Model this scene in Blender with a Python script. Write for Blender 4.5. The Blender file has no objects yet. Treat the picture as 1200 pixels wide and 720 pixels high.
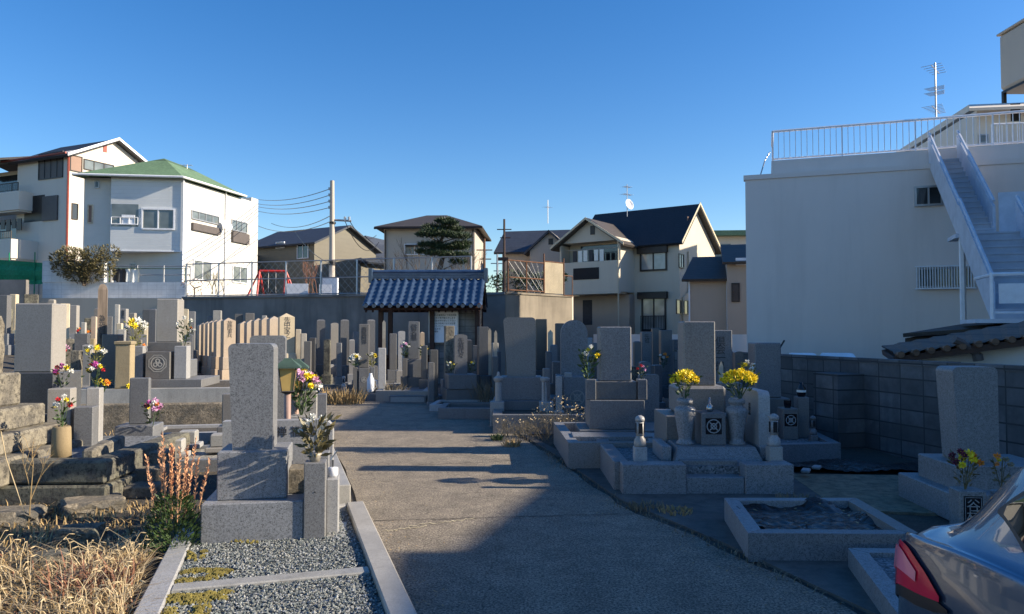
import bpy, bmesh, math, random
import numpy as np
from mathutils import Vector, Matrix
R=math.radians; C=bpy.context.scene.collection; SC=bpy.context.scene
rnd=random.Random(7)
# ---------------------------------------------------------------- camera
F=880.0; PITCH=math.atan(30/880); CAM=Vector((0,0,1.6))
cam=bpy.data.cameras.new('camera'); co=bpy.data.objects.new('camera',cam); C.objects.link(co)
co.location=CAM; co.rotation_euler=(R(90)+PITCH,0,0)
cam.sensor_width=36; cam.lens=36*F/1200; cam.clip_start=.05; cam.clip_end=3000
SC.camera=co
# ---------------------------------------------------------------- sky and sun
SUN_EL,SUN_AZ=R(24.5),R(-2)      # azimuth measured from +X towards +Y
w=bpy.data.worlds.new('World'); SC.world=w; w.use_nodes=True
nt=w.node_tree; bg=nt.nodes['Background']; sky=nt.nodes.new('ShaderNodeTexSky'); sky.sky_type='NISHITA'
sky.sun_disc=False; sky.sun_elevation=SUN_EL; sky.sun_rotation=R(90)-SUN_AZ
sky.air_density=1.0; sky.dust_density=0.35; sky.ozone_density=2.2; sky.altitude=60
hs=nt.nodes.new('ShaderNodeHueSaturation'); hs.inputs['Saturation'].default_value=1.38; hs.inputs['Hue'].default_value=.509
nt.links.new(sky.outputs[0],hs.inputs['Color']); nt.links.new(hs.outputs[0],bg.inputs[0]); bg.inputs[1].default_value=0.106
sl=bpy.data.lights.new('sun','SUN'); sl.energy=5.0; sl.angle=R(.5); sl.color=(1,.87,.68)
so=bpy.data.objects.new('sun',sl); C.objects.link(so); so.location=(30,5,30)
sd=Vector((math.cos(SUN_EL)*math.cos(SUN_AZ),math.cos(SUN_EL)*math.sin(SUN_AZ),math.sin(SUN_EL)))
so.rotation_euler=sd.to_track_quat('Z','Y').to_euler()
SC.view_settings.view_transform='Standard'; SC.view_settings.look='None'; SC.view_settings.gamma=1
SC.view_settings.use_curve_mapping=False; SC.view_settings.exposure=0.85
SC.render.resolution_x=1024; SC.render.resolution_y=614
SC.cycles.max_bounces=6; SC.cycles.diffuse_bounces=3; SC.cycles.glossy_bounces=3
# ---------------------------------------------------------------- photo pixel (1200x720) -> world helpers
def ray(px,py):
    u=(px-600)/F; v=(360-py)/F; c,s=math.cos(PITCH),math.sin(PITCH)
    return Vector((u,c-v*s,s+v*c))
def P(px,py,Y):
    d=ray(px,py); return CAM+d*(Y/d.y)
def G(px,py,z=0.0):
    d=ray(px,py); return CAM+d*((z-CAM.z)/d.z)
def sm(t): t=max(0,min(1,t)); return t*t*(3-2*t)
def gz(X,Y):
    if X>-2: return 0.0
    d=float(np.interp(Y,[6.7,10.1,12.8,15.5,18.5,20.5,22],[-1.5,-2.6,-3.6,-4.7,-5.3,-5.2,-4.2]))-X
    return .12*sm(d/1.2)*sm((Y-6.5)/3)+1.0*sm((-X-5)/9)*sm((Y-8)/12)*sm(d/2)
# ---------------------------------------------------------------- materials
MATS={}
def lin(c):
    return tuple(((x/255)/12.92 if x/255<=.04045 else ((x/255+.055)/1.055)**2.4) for x in c)
class N:
    def __init__(s,name):
        s.m=bpy.data.materials.new(name); s.m.use_nodes=True; s.t=s.m.node_tree; s.b=s.t.nodes['Principled BSDF']
        s.tc=s.t.nodes.new('ShaderNodeTexCoord'); oi=s.t.nodes.new('ShaderNodeObjectInfo')
        m=s.n('ShaderNodeVectorMath',operation='MULTIPLY_ADD')
        m.inputs[1].default_value=(1,1,1)
        sc=s.n('ShaderNodeVectorMath',operation='SCALE'); sc.inputs[0].default_value=(17,31,23); s.l(oi.outputs['Random'],sc.inputs['Scale'])
        s.l(s.tc.outputs['Object'],m.inputs[0]); s.l(sc.outputs[0],m.inputs[2]); s.v=m.outputs[0]
        s.oi=oi
    def n(s,k,**kw):
        x=s.t.nodes.new(k)
        for a,b in kw.items(): setattr(x,a,b)
        return x
    def l(s,a,b): s.t.links.new(a,b)
    def noise(s,scale,detail=3,rough=.6,stretch=None,vec=None):
        v=vec or s.v
        if stretch:
            mp=s.n('ShaderNodeMapping'); mp.inputs['Scale'].default_value=stretch; s.l(v,mp.inputs[0]); v=mp.outputs[0]
        x=s.n('ShaderNodeTexNoise'); x.inputs['Scale'].default_value=scale; x.inputs['Detail'].default_value=detail; x.inputs['Roughness'].default_value=rough
        s.l(v,x.inputs['Vector']); return x.outputs['Fac']
    def ramp(s,fac,a,b,ca=(0,0,0),cb=(1,1,1)):
        r=s.n('ShaderNodeValToRGB'); r.color_ramp.elements[0].position=a; r.color_ramp.elements[1].position=b
        r.color_ramp.elements[0].color=(*ca,1); r.color_ramp.elements[1].color=(*cb,1); s.l(fac,r.inputs[0]); return r.outputs[0]
    def mix(s,fac,a,b,mode='MIX'):
        x=s.n('ShaderNodeMix',data_type='RGBA',blend_type=mode)
        for i,q in ((0,fac),(6,a),(7,b)):
            if isinstance(q,(int,float)): x.inputs[i].default_value=q
            elif isinstance(q,tuple): x.inputs[i].default_value=(*q,1)
            else: s.l(q,x.inputs[i])
        return x.outputs[2]
    def bump(s,h,strength,dist):
        b=s.n('ShaderNodeBump'); b.inputs['Strength'].default_value=strength; b.inputs['Distance'].default_value=dist
        s.l(h,b.inputs['Height']); s.l(b.outputs[0],s.b.inputs['Normal']); return b
    def done(s,col,rough=.6,metal=0,spec=.5):
        if isinstance(col,tuple): s.b.inputs['Base Color'].default_value=(*col,1)
        else: s.l(col,s.b.inputs['Base Color'])
        if isinstance(rough,(int,float)): s.b.inputs['Roughness'].default_value=rough
        else: s.l(rough,s.b.inputs['Roughness'])
        s.b.inputs['Metallic'].default_value=metal; s.b.inputs['Specular IOR Level'].default_value=spec
        return s.m
def plain(name,c,rough=.6,metal=0,var=.18,scale=6,spec=.5):
    k=N(name); f=k.noise(scale,4)
    d=tuple(x*(1-var) for x in c); e=tuple(min(1,x*(1+var)) for x in c)
    return k.done(k.ramp(f,.3,.7,d,e),rough,metal,spec)
def granite(name,c,dark=.35,rough=.45,grain=150,stain=.25,moss=None,bumps=0.0):
    k=N(name)
    f=k.noise(grain,2,.9); f2=k.noise(grain*.35,2,.8)
    base=k.mix(k.ramp(f,.36,.62),tuple(x*dark for x in c),tuple(min(1,x*1.35) for x in c))
    base=k.mix(k.ramp(f2,.42,.7),base,tuple(min(1,x*1.25) for x in c))
    st=k.noise(2.2,5,.65); base=k.mix(k.ramp(st,.35,.75,(stain,)*3,(0,0,0)),base,tuple(x*.45 for x in c))
    sv=k.noise(9,4,.6,(1,1,.12)); base=k.mix(k.ramp(sv,.52,.75,(0,0,0),(stain*.9,)*3),base,tuple(x*.4 for x in c))
    # each stone its own tone
    hv=k.n('ShaderNodeHueSaturation'); mm=k.n('ShaderNodeMapRange'); k.l(k.oi.outputs['Random'],mm.inputs[0]); mm.inputs[3].default_value=.84; mm.inputs[4].default_value=1.14
    k.l(mm.outputs[0],hv.inputs['Value']); k.l(base,hv.inputs['Color']); base=hv.outputs[0]
    wm=k.n('ShaderNodeMath',operation='FRACT'); w2=k.n('ShaderNodeMath',operation='MULTIPLY'); k.l(k.oi.outputs['Random'],w2.inputs[0]); w2.inputs[1].default_value=7.3; k.l(w2.outputs[0],wm.inputs[0])
    base=k.mix(k.ramp(wm.outputs[0],.45,1.0,(0,0,0),(.55,)*3),base,(c[0]*.78,c[1]*.66,c[2]*.5))
    if moss:
        mn=k.noise(5,8,.75); base=k.mix(k.ramp(mn,.42,.6),base,moss)
        mn2=k.noise(22,6,.8); base=k.mix(k.ramp(mn2,.5,.62),base,tuple(x*.35 for x in c))
    if bumps: k.bump(k.noise(28,8,.75),.7,bumps)
    return k.done(base,rough)
def plaster(name,c,stain=.25,rough=.85,scol=None):
    k=N(name); a=k.noise(.5,6,.6); s=k.noise(1.6,5,.65,(1,1,.1)); g=k.noise(30,4,.8)
    base=k.mix(k.ramp(a,.3,.72,(stain,)*3,(0,0,0)),c,scol or tuple(x*.72 for x in c))
    base=k.mix(k.ramp(s,.5,.78,(0,0,0),(stain*1.2,)*3),base,scol or tuple(x*.6 for x in c))
    k.bump(g,.3,.01); return k.done(base,rough)
def siding(name,c,pitch=.16,axis='z',depth=.35):
    k=N(name); sp=k.n('ShaderNodeSeparateXYZ'); k.l(k.tc.outputs['Object'],sp.inputs[0])
    m=k.n('ShaderNodeMath',operation='MULTIPLY'); k.l(sp.outputs[{'x':0,'y':1,'z':2}[axis]],m.inputs[0]); m.inputs[1].default_value=1/pitch
    f=k.n('ShaderNodeMath',operation='FRACT'); k.l(m.outputs[0],f.inputs[0])
    ln=k.ramp(f.outputs[0],.0,.1); a=k.noise(.8,6,.6)
    base=k.mix(k.ramp(a,.3,.75),tuple(x*.86 for x in c),c); base=k.mix(ln,tuple(x*(1-depth) for x in c),base)
    k.bump(f.outputs[0],.6,.02); return k.done(base,.6)
def blocks(name,c,bw=.4,bh=.2,joint=.25,moss=True,streak=.5,c2=.6,blot=.65):
    k=N(name); mp=k.n('ShaderNodeMapping'); mp.inputs['Rotation'].default_value=(R(90),0,0)
    k.l(k.tc.outputs['Object'],mp.inputs[0])
    b=k.n('ShaderNodeTexBrick'); b.offset=0; b.inputs['Scale'].default_value=1; b.inputs['Brick Width'].default_value=bw; b.inputs['Row Height'].default_value=bh
    b.inputs['Mortar Size'].default_value=.011; b.inputs['Mortar Smooth'].default_value=.35; b.inputs['Bias'].default_value=-.1
    b.inputs['Color1'].default_value=(*c,1); b.inputs['Color2'].default_value=(*[x*c2 for x in c],1); b.inputs['Mortar'].default_value=(*[x*joint for x in c],1)
    k.l(mp.outputs[0],b.inputs[0]); col=b.outputs['Color']
    s=k.noise(2.0,7,.7); col=k.mix(k.ramp(s,.38,.66,(blot,)*3,(0,0,0)),col,tuple(x*.3 for x in c))
    v=k.noise(3,5,.7,(1,1,.1)); col=k.mix(k.ramp(v,.48,.75,(0,0,0),(streak,)*3),col,tuple(x*.3 for x in c))
    if moss: g=k.noise(6,5,.7); col=k.mix(k.ramp(g,.55,.7,(0,0,0),(.4,)*3),col,(.07,.065,.035))
    k.bump(b.outputs['Fac'],-.5,.01); return k.done(col,.9)
def glassm(name,c=(.03,.035,.04),rough=.06):
    k=N(name); f=k.noise(.9,2); return k.done(k.ramp(f,.3,.7,tuple(x*.6 for x in c),tuple(x*1.6 for x in c)),rough,0,.8)
M=MATS
M['gran']=granite('grey_granite',(.24,.245,.255),stain=.2,dark=.22,grain=125)
M['gran_l']=granite('pale_granite',(.35,.35,.35),stain=.18,dark=.55)
M['gran_m']=granite('mid_granite',(.17,.175,.185),stain=.25)
M['gran_d']=granite('dark_granite',(.11,.115,.125),stain=.3,rough=.3)
M['gran_w']=granite('white_granite',(.42,.41,.38),dark=.6,stain=.55)
M['gran_o']=granite('old_weathered_stone',(.17,.155,.13),stain=.5,rough=.9,moss=(.28,.25,.19),bumps=.02,grain=60)
M['gran_b']=granite('old_black_stone',(.10,.095,.085),stain=.5,rough=.95,moss=(.20,.19,.14),bumps=.03,grain=50)
M['tan']=granite('tan_sandstone',(.33,.27,.17),dark=.8,stain=.35,rough=.9,bumps=.006)
M['pink']=granite('pink_beige_granite',(.46,.375,.29),dark=.7,stain=.3,rough=.7)
M['cream']=granite('cream_granite',(.58,.50,.36),dark=.8,stain=.3,rough=.8)
M['rough']=granite('rough_cut_stone',(.32,.27,.20),stain=.4,rough=.95,moss=(.13,.12,.10),bumps=.04,grain=30)
M['black']=plain('polished_black_stone',(.008,.008,.012),.15)
M['carve_w']=plain('white_lettering',(.55,.55,.55),.6)
M['carve_d']=plain('dark_engraving',(.045,.045,.05),.7)
M['steel']=plain('stainless_steel',(.5,.5,.5),.25,.9,.05)
M['white']=plain('white_paint',(.78,.79,.82),.5,0,.08)
M['white_st']=plain('white_painted_stair_metal',(.55,.59,.66),.5,0,.12,3)
M['tread']=plain('grey_stair_treads',(.46,.49,.54),.6,0,.1,3)
M['alu']=plain('aluminium',(.42,.42,.43),.4,.6,.05)
M['wood']=plain('dark_brown_wood',(.045,.02,.014),.6,0,.4,12)
M['woodg']=N('grey_weathered_wood'); 
k=M['woodg']; f=k.noise(10,6,.7,(1,1,.08)); M['woodg']=k.done(k.ramp(f,.3,.7,(.10,.08,.06),(.34,.26,.2)),.9)
M['woodp']=plain('pale_board_wood',(.55,.48,.36),.8)
M['leaf']=plain('green_leaves',(.045,.085,.022),.55,0,.5,9)
M['leaf_d']=plain('dark_green_leaves',(.035,.06,.022),.55,0,.5,9)
M['leaf_y']=plain('yellow_green_leaves',(.16,.16,.035),.6,0,.4,9)
M['leaf_b']=plain('bronze_green_leaves',(.13,.11,.045),.5,0,.5,9)
M['straw']=plain('dry_straw',(.36,.25,.115),.8,0,.35,4)
M['straw2']=plain('pale_dry_straw',(.50,.39,.23),.8,0,.3,4)
M['straw_r']=plain('reddish_dry_stems',(.26,.12,.07),.8,0,.4,4)
M['straw_o']=plain('orange_dry_spikes',(.62,.34,.19),.8,0,.35,4)
M['twig']=plain('grey_brown_twigs',(.15,.115,.085),.9,0,.3,4)
M['twig_g']=plain('dull_dead_grass',(.20,.165,.11),.9,0,.3,4)
M['fy']=plain('yellow_petals',(.88,.68,.02),.6,0,.15,8)
M['fo']=plain('orange_petals',(.85,.30,.03),.6,0,.15,8)
M['fp']=plain('pink_petals',(.75,.42,.62),.6,0,.15,8)
M['fm']=plain('magenta_petals',(.45,.07,.32),.6,0,.2,8)
M['fw']=plain('white_petals',(.80,.79,.72),.6,0,.08,8)
M['fr']=plain('red_petals',(.60,.02,.03),.6,0,.2,8)
M['fv']=plain('dark_purple_petals',(.12,.015,.04),.6,0,.3,8)
M['dark']=plain('dark_void',(.012,.012,.014),.8)
M['glass']=glassm('window_glass'); M['glass_b']=glassm('pale_curtained_glass',(.30,.31,.30),.12); M['glass_g']=glassm('grey_curtained_glass',(.13,.15,.15),.1)
M['frame_d']=plain('dark_bronze_frame',(.025,.022,.022),.4,.3)
M['shut']=plain('brown_shutter',(.27,.16,.115),.6,0,.1,2)
M['shut_g']=plain('grey_brown_shutter',(.10,.085,.08),.6,0,.1,2)
M['rust']=plain('rusty_brown_steel',(.16,.075,.04),.8,.2,.3,8)
M['red']=plain('red_paint',(.55,.035,.03),.5,0,.15,4)
M['redp']=plain('brick_red_pipe',(.28,.06,.04),.6)
M['net']=plain('green_net',(.01,.22,.10),.8,0,.25,8)
# ---------------------------------------------------------------- mesh builder
class MB:
    def __init__(s): s.v=[]; s.f=[]
    def add(s,vs,fs):
        n=len(s.v); s.v+= [tuple(x) for x in vs]; s.f+=[tuple(i+n for i in f) for f in fs]; return s
    def box(s,x0,x1,y0,y1,z0,z1):
        return s.add([(x0,y0,z0),(x1,y0,z0),(x1,y1,z0),(x0,y1,z0),(x0,y0,z1),(x1,y0,z1),(x1,y1,z1),(x0,y1,z1)],
          [(0,3,2,1),(4,5,6,7),(0,1,5,4),(1,2,6,5),(2,3,7,6),(3,0,4,7)])
    def cb(s,x0,x1,y0,y1,z0,z1,b=.008):      # box with chamfered edges
        bm=bmesh.new(); r=bmesh.ops.create_cube(bm,size=1)
        for v in bm.verts: v.co=Vector(((x0+x1)/2+v.co.x*(x1-x0),(y0+y1)/2+v.co.y*(y1-y0),(z0+z1)/2+v.co.z*(z1-z0)))
        b=min(b,.3*min(x1-x0,y1-y0,z1-z0))
        bmesh.ops.bevel(bm,geom=bm.edges[:],offset=b,segments=1,affect='EDGES')
        bm.verts.index_update(); s.add([v.co[:] for v in bm.verts],[[v.index for v in f.verts] for f in bm.faces]); bm.free(); return s
    def prism(s,pts,axis,a,b):               # polygon in 2D extruded along an axis; pts ccw
        n=len(pts)
        def mk(p,t): return {'x':(t,p[0],p[1]),'y':(p[0],t,p[1]),'z':(p[0],p[1],t)}[axis]
        vs=[mk(p,a) for p in pts]+[mk(p,b) for p in pts]
        fs=[tuple(range(n))[::-1],tuple(range(n,2*n))]+[(i,(i+1)%n,n+(i+1)%n,n+i) for i in range(n)]
        return s.add(vs,fs)
    def hull(s,bot,top):                     # two equal-length loops in 3D
        n=len(bot); return s.add(list(bot)+list(top),[tuple(range(n))[::-1],tuple(range(n,2*n))]+[(i,(i+1)%n,n+(i+1)%n,n+i) for i in range(n)])
    def slab(s,p,th):                        # quad/polygon extruded against its normal
        p=[Vector(q) for q in p]; nn=(p[1]-p[0]).cross(p[2]-p[0]).normalized()
        return s.hull([q-nn*th for q in p],p)
    def tube(s,a,b,r,r2=None,n=6,cap=True):
        a=Vector(a); b=Vector(b); r2=r if r2 is None else r2; d=(b-a)
        if d.length<1e-6: return s
        d.normalize(); u=d.orthogonal().normalized(); w_=d.cross(u)
        vs=[]; 
        for q,rr in ((a,r),(b,r2)):
            for i in range(n):
                t=2*math.pi*i/n; vs.append(q+u*(math.cos(t)*rr)+w_*(math.sin(t)*rr))
        fs=[(i,(i+1)%n,n+(i+1)%n,n+i) for i in range(n)]
        if cap: fs+=[tuple(range(n))[::-1],tuple(range(n,2*n))]
        return s.add(vs,fs)
    def path(s,pts,r,n=6):
        for i in range(len(pts)-1): s.tube(pts[i],pts[i+1],r if not isinstance(r,list) else r[i],r if not isinstance(r,list) else r[i+1],n)
        return s
    def lathe(s,prof,cx=0,cy=0,n=16,sq=0):   # prof [(r,z)]; sq=4 makes a square section
        vs=[];fs=[]
        for r,z in prof:
            for i in range(n):
                t=2*math.pi*(i+.5)/n if n==4 else 2*math.pi*i/n
                vs.append((cx+r*math.cos(t),cy+r*math.sin(t),z))
        for j in range(len(prof)-1):
            for i in range(n): fs.append((j*n+i,j*n+(i+1)%n,(j+1)*n+(i+1)%n,(j+1)*n+i))
        fs+=[tuple(range(n))[::-1],tuple(range((len(prof)-1)*n,len(prof)*n))]
        return s.add(vs,fs)
    def leaf(s,c,d,L,W,up=None):
        c=Vector(c); d=Vector(d).normalized(); sd_=d.cross(up or Vector((rnd.uniform(-1,1),rnd.uniform(-1,1),rnd.uniform(-1,1))))
        if sd_.length<1e-3: sd_=d.orthogonal()
        sd_.normalize(); return s.add([c,c+d*L*.5+sd_*W*.5,c+d*L,c+d*L*.5-sd_*W*.5],[(0,1,2,3)])
    def mesh(s,name,mat,smooth=False):
        me=bpy.data.meshes.new(name); me.from_pydata([tuple(v) for v in s.v],[],s.f); me.materials.append(M[mat] if isinstance(mat,str) else mat)
        if smooth: me.polygons.foreach_set('use_smooth',[True]*len(me.polygons))
        me.update(); return me
def obj(name,mb,mat,parent=None,smooth=False,label=None):
    o=bpy.data.objects.new(name,mb if isinstance(mb,bpy.types.Mesh) else mb.mesh(name,mat,smooth)); C.objects.link(o)
    if parent: o.parent=parent
    if label: o['label']=label
    return o
def tag(o,label,cat,group=None,kind=None):
    o['label']=label; o['category']=cat
    if group: o['group']=group
    if kind: o['kind']=kind
    return o
def struct(name,mb,mat,label=None,smooth=False,kind='structure'):
    o=obj(name,mb,mat,None,smooth); o['kind']=kind; o['category']=name.replace('_',' ')
    if label: o['label']=label
    return o
def thing(name,label,cat,loc,rz=0,group=None,lean=0):
    o=bpy.data.objects.new(name,None); C.objects.link(o); o.empty_display_size=.1; o.location=loc; o.rotation_euler=(0,R(lean),R(rz)); tag(o,label,cat,group); return o
def text(name,s,size,mat,parent,loc,vertical=True,rot=(R(90),0,0),ext=.002):
    body='\n'.join(s) if vertical else s
    cu=bpy.data.curves.new(name,'FONT'); cu.body=body; cu.size=size; cu.extrude=ext; cu.align_x='CENTER'; cu.align_y='CENTER'; cu.space_line=.78 if vertical else 1
    t=bpy.data.objects.new('t',cu); C.objects.link(t); dg=bpy.context.evaluated_depsgraph_get()
    me=bpy.data.meshes.new_from_object(t.evaluated_get(dg)); bpy.data.objects.remove(t)
    me.materials.clear(); me.materials.append(M[mat]); me.name=name
    o=bpy.data.objects.new(name,me); C.objects.link(o); o.parent=parent; o.location=loc; o.rotation_euler=rot; return o
# ================================================================ SETTING
def grid(x0,x1,y0,y1,nx,ny,fz):
    m=MB(); vs=[]
    for j in range(ny+1):
        for i in range(nx+1):
            x=x0+(x1-x0)*i/nx; y=y0+(y1-y0)*j/ny; vs.append((x,y,fz(x,y)))
    return m.add(vs,[(j*(nx+1)+i,j*(nx+1)+i+1,(j+1)*(nx+1)+i+1,(j+1)*(nx+1)+i) for j in range(ny) for i in range(nx)])
k=N('dry_dirt'); f=k.noise(3,9,.7); g=k.noise(60,5,.8); h=k.noise(.7,4,.6)
col=k.ramp(f,.3,.7,(.035,.031,.027),(.11,.09,.065)); col=k.mix(k.ramp(g,.5,.68,(0,0,0),(.6,)*3),col,(.20,.17,.12)); col=k.mix(k.ramp(h,.4,.65,(0,0,0),(.5,)*3),col,(.055,.055,.055))
k.bump(g,.8,.02); M['dirt']=k.done(col,.95)
def gfun(x,y):
    return gz(x,y)-.01
far=MB().add([(-1500,-1500,-.35),(1500,-1500,-.35),(1500,1500,-.35),(-1500,1500,-.35)],[(0,1,2,3)])
struct('ground',far,'dirt','bare ground reaching out to the horizon')
def g2(x,y):
    e=min(sm((x+24)/3) if x<-10 else 1, 1)
    if x>3.6 and y>6: 
        lx=4.6+(12-y)*.23
        if x>lx+.1: return -.3
    return gfun(x,y)
struct('ground',grid(-24,20,-8,32,132,120,g2),'dirt','brown dirt ground between the grave plots')
# asphalt road
k=N('old_asphalt'); v=k.tc.outputs['Object']
g=k.noise(62,5,.9,None,v); f=k.noise(3.2,9,.8,None,v); s=k.noise(.45,5,.6,(1,.35,1),v); pb=k.noise(45,4,.8,None,v)
col=k.ramp(g,.42,.62,(.06,.052,.043),(.62,.525,.40)); col=k.mix(k.ramp(f,.4,.66,(.5,)*3,(0,0,0)),col,(.05,.045,.038))
col=k.mix(k.ramp(s,.52,.75,(0,0,0),(.4,)*3),col,(.38,.335,.25)); col=k.mix(k.ramp(pb,.6,.72,(0,0,0),(.5,)*3),col,(.16,.145,.12))
vo=k.n('ShaderNodeTexVoronoi',feature='DISTANCE_TO_EDGE'); vo.inputs['Scale'].default_value=.42
dn=k.n('ShaderNodeMix',data_type='RGBA',blend_type='LINEAR_LIGHT'); dn.inputs[0].default_value=.25; k.l(v,dn.inputs[6])
nn=k.n('ShaderNodeTexNoise'); nn.inputs['Scale'].default_value=2.5; nn.inputs['Detail'].default_value=8; k.l(v,nn.inputs['Vector']); k.l(nn.outputs['Color'],dn.inputs[7]); k.l(dn.outputs[2],vo.inputs['Vector'])
col=k.mix(k.ramp(vo.outputs['Distance'],.0006,.003,(.45,)*3,(0,0,0)),col,(.02,.02,.019))
k.bump(g,.9,.012); M['asphalt']=k.done(col,.88)
L_=[(-.25,2.2),(-.57,4.27),(-1.31,6.7),(-2.35,10.1),(-3.35,12.8),(-4.4,15.5),(-5.0,18.5),(-4.9,20.6)]
R_=[(2.3,2.2),(2.0,4.27),(1.55,5.6),(.98,7.04),(.46,10.06),(-.15,12.6),(-.8,15.6),(-2.5,19.4),(-2.7,20.6)]
L_=[(.6,-8)]+L_; R_=[(9,-8),(3.6,1)]+R_
def wob(p,sd_=0):
    out=[]
    for i in range(len(p)-1):
        for t in range(8):
            x=p[i][0]+(p[i+1][0]-p[i][0])*t/8; y=p[i][1]+(p[i+1][1]-p[i][1])*t/8
            out.append((x+math.sin(y*5.1+sd_)*.025*(1 if sd_ else .3)+math.sin(y*13)*.012,y))
    return out+[p[-1]]
def resamp(p,n,ys=None):
    return p
poly=[(x,y,.0) for x,y in wob(R_,2)]+[(x,y,.0) for x,y in wob(L_)[::-1]]
bm=bmesh.new(); vs=[bm.verts.new((x,y,.002+ (gz(x,y) if y>11 else 0)*.0)) for x,y,z in poly]; bm.faces.new(vs); bmesh.ops.triangulate(bm,faces=bm.faces[:])
me=bpy.data.meshes.new('road'); bm.to_mesh(me); bm.free(); me.materials.append(M['asphalt'])
o=bpy.data.objects.new('road',me); C.objects.link(o); o['kind']='structure'; o['label']='narrow worn asphalt lane running between the graves'; o['category']='road'; o.location.z=.004
def roadstrip(name,label,pts,wd,mat):
    m=MB(); n=len(pts)
    for i,(px,py) in enumerate(pts):
        p=G(px,py); w_=wd*rnd.uniform(.4,1.2); m.v+=[(p.x,p.y-w_,.0105),(p.x,p.y+w_,.0105)]
    m.f=[(2*i,2*i+2,2*i+3,2*i+1) for i in range(n-1)]
    return struct(name,m,mat,label)
def jag(a,b,n,j): return [(a[0]+(b[0]-a[0])*i/n,a[1]+(b[1]-a[1])*i/n+rnd.uniform(-j,j)) for i in range(n+1)]
M['seam_d']=plain('dark_tar_seam',(.022,.02,.018),.9); M['seam_l']=plain('pale_scraped_asphalt',(.52,.45,.30),.9,0,.4,14)
roadstrip('road_crack','thin dark crack running across the sunlit lane',jag((438,612),(745,603),70,.8),.006,'seam_d')
roadstrip('road_crack','second faint dark crack farther along the lane',jag((445,548),(600,541),40,.6),.006,'seam_d')
for a,b,l in (((448,624),(500,618),'short pale scrape on the lane at left'),((478,618),(556,609),'long pale scrape across the lane')): roadstrip('road_scrape',l,jag(a,b,30,1.0),.012,'seam_l')
# concrete apron strip on the right of the lane
k=N('old_concrete_paving'); f=k.noise(5,7,.7); g=k.noise(70,4,.8)
col=k.mix(k.ramp(g,.5,.75,(0,0,0),(.3,)*3),k.ramp(f,.3,.7,(.05,.05,.048),(.13,.125,.11)),(.22,.2,.17)); k.bump(g,.4,.006); M['conc_pave']=k.done(col,.9)
ap=[(2.15,4.0),(3.2,4.0),(3.2,8.6),(1.7,8.6),(.72,9.8),(.15,12.2),(.05,12.2),(.52,10.1),(1.04,7.2),(1.62,5.7)]
struct('pavement',MB().prism(ap,'z',-.05,.012),'conc_pave','grey concrete strip between the lane and the right plots')
# ================================================================ BUILDINGS
class House:
    def __init__(s,name,label,cat,px,Y,a,zb,group=None,X=None):
        x=(px-600)/F*Y if X is None else X
        s.o=Vector((x,Y,zb)); s.a=R(a); s.root=thing(name,label,cat,s.o,a,group)
        s.rot=Matrix.Rotation(-s.a,3,'Z')
    def hit(s,side,off,px,py):      # pixel -> (along,z) on the local wall plane
        d=s.rot@ray(px,py); c=s.rot@(CAM-s.o); i=1 if side=='f' else 0
        t=(off-c[i])/d[i]; p=c+d*t; return (p[1-i],p[2])
    def p(s,name,mb,mat,smooth=False,label=None,parent=None): return obj(name,mb,mat,parent or s.root,smooth,label)
    def qbox(s,mb,side,off,x0,x1,y0,y1,out,inn=0):
        a0,z1=s.hit(side,off,x0,y0); a1,z0=s.hit(side,off,x1,y1); a0,a1=sorted((a0,a1))
        z0,z1=sorted((z0,z1))
        return s.sbox(mb,side,off,a0,a1,z0,z1,out,inn)
    def sbox(s,mb,side,off,a0,a1,z0,z1,out,inn=0):
        if side=='f': mb.box(a0,a1,off-out,off-inn,z0,z1)
        else: mb.box(off+inn,off+out,a0,a1,z0,z1)
        return (a0,a1,z0,z1)
    def win(s,side,off,x0,x1,y0,y1,mull=1,frame='alu',glass='glass',t=.05,rail=False,label=None):
        a0,z1=s.hit(side,off,x0,y0); a1,z0=s.hit(side,off,x1,y1); a0,a1=sorted((a0,a1)); z0,z1=sorted((z0,z1))
        m=MB(); B=lambda *q:s.sbox(m,side,off,*q)
        B(a0,a0+t,z0,z1,.06); B(a1-t,a1,z0,z1,.06); B(a0+t,a1-t,z0,z0+t,.075); B(a0+t,a1-t,z1-t,z1,.065)
        for i in range(mull):
            c=a0+(a1-a0)*(i+1)/(mull+1); B(c-t*.4,c+t*.4,z0+t,z1-t,.05)
        w_=s.p('window',m,frame,label=label)
        g=MB(); s.sbox(g,side,off,a0+t*.8,a1-t*.8,z0+t*.8,z1-t*.8,.02,.0); s.p('pane',g,glass,parent=w_)
        if rail:
            b=MB(); h=(z1-z0)*.42; s.sbox(b,side,off,a0,a1,z0+h,z0+h+.04,.2,.14); s.sbox(b,side,off,a0,a1,z0-.02,z0+.02,.2,.06)
            n=max(3,int((a1-a0)/.1))
            for i in range(n+1):
                c=a0+(a1-a0-.02)*i/n; s.sbox(b,side,off,c,c+.02,z0,z0+h,.19,.16)
            s.p('window_grille',b,frame,parent=w_)
        return w_
    def dark(s,side,off,x0,x1,y0,y1,name='recess',mat='dark',out=.012):
        m=MB(); s.qbox(m,side,off,x0,x1,y0,y1,out); return s.p(name,m,mat)
def railing(mb,p0,p1,h,sp=.12,r=.012,top=.025,bot=.08):
    p0=Vector(p0); p1=Vector(p1); L=(p1-p0).length; n=max(2,int(L/sp)); up=Vector((0,0,1))
    mb.tube(p0+up*h,p1+up*h,top); mb.tube(p0+up*bot,p1+up*bot,top*.7)
    for i in range(n+1):
        q=p0.lerp(p1,i/n); big=i%12==0 or i==n; mb.tube(q+up*(0 if big else bot),q+up*h,r*2 if big else r,n=4)
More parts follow.
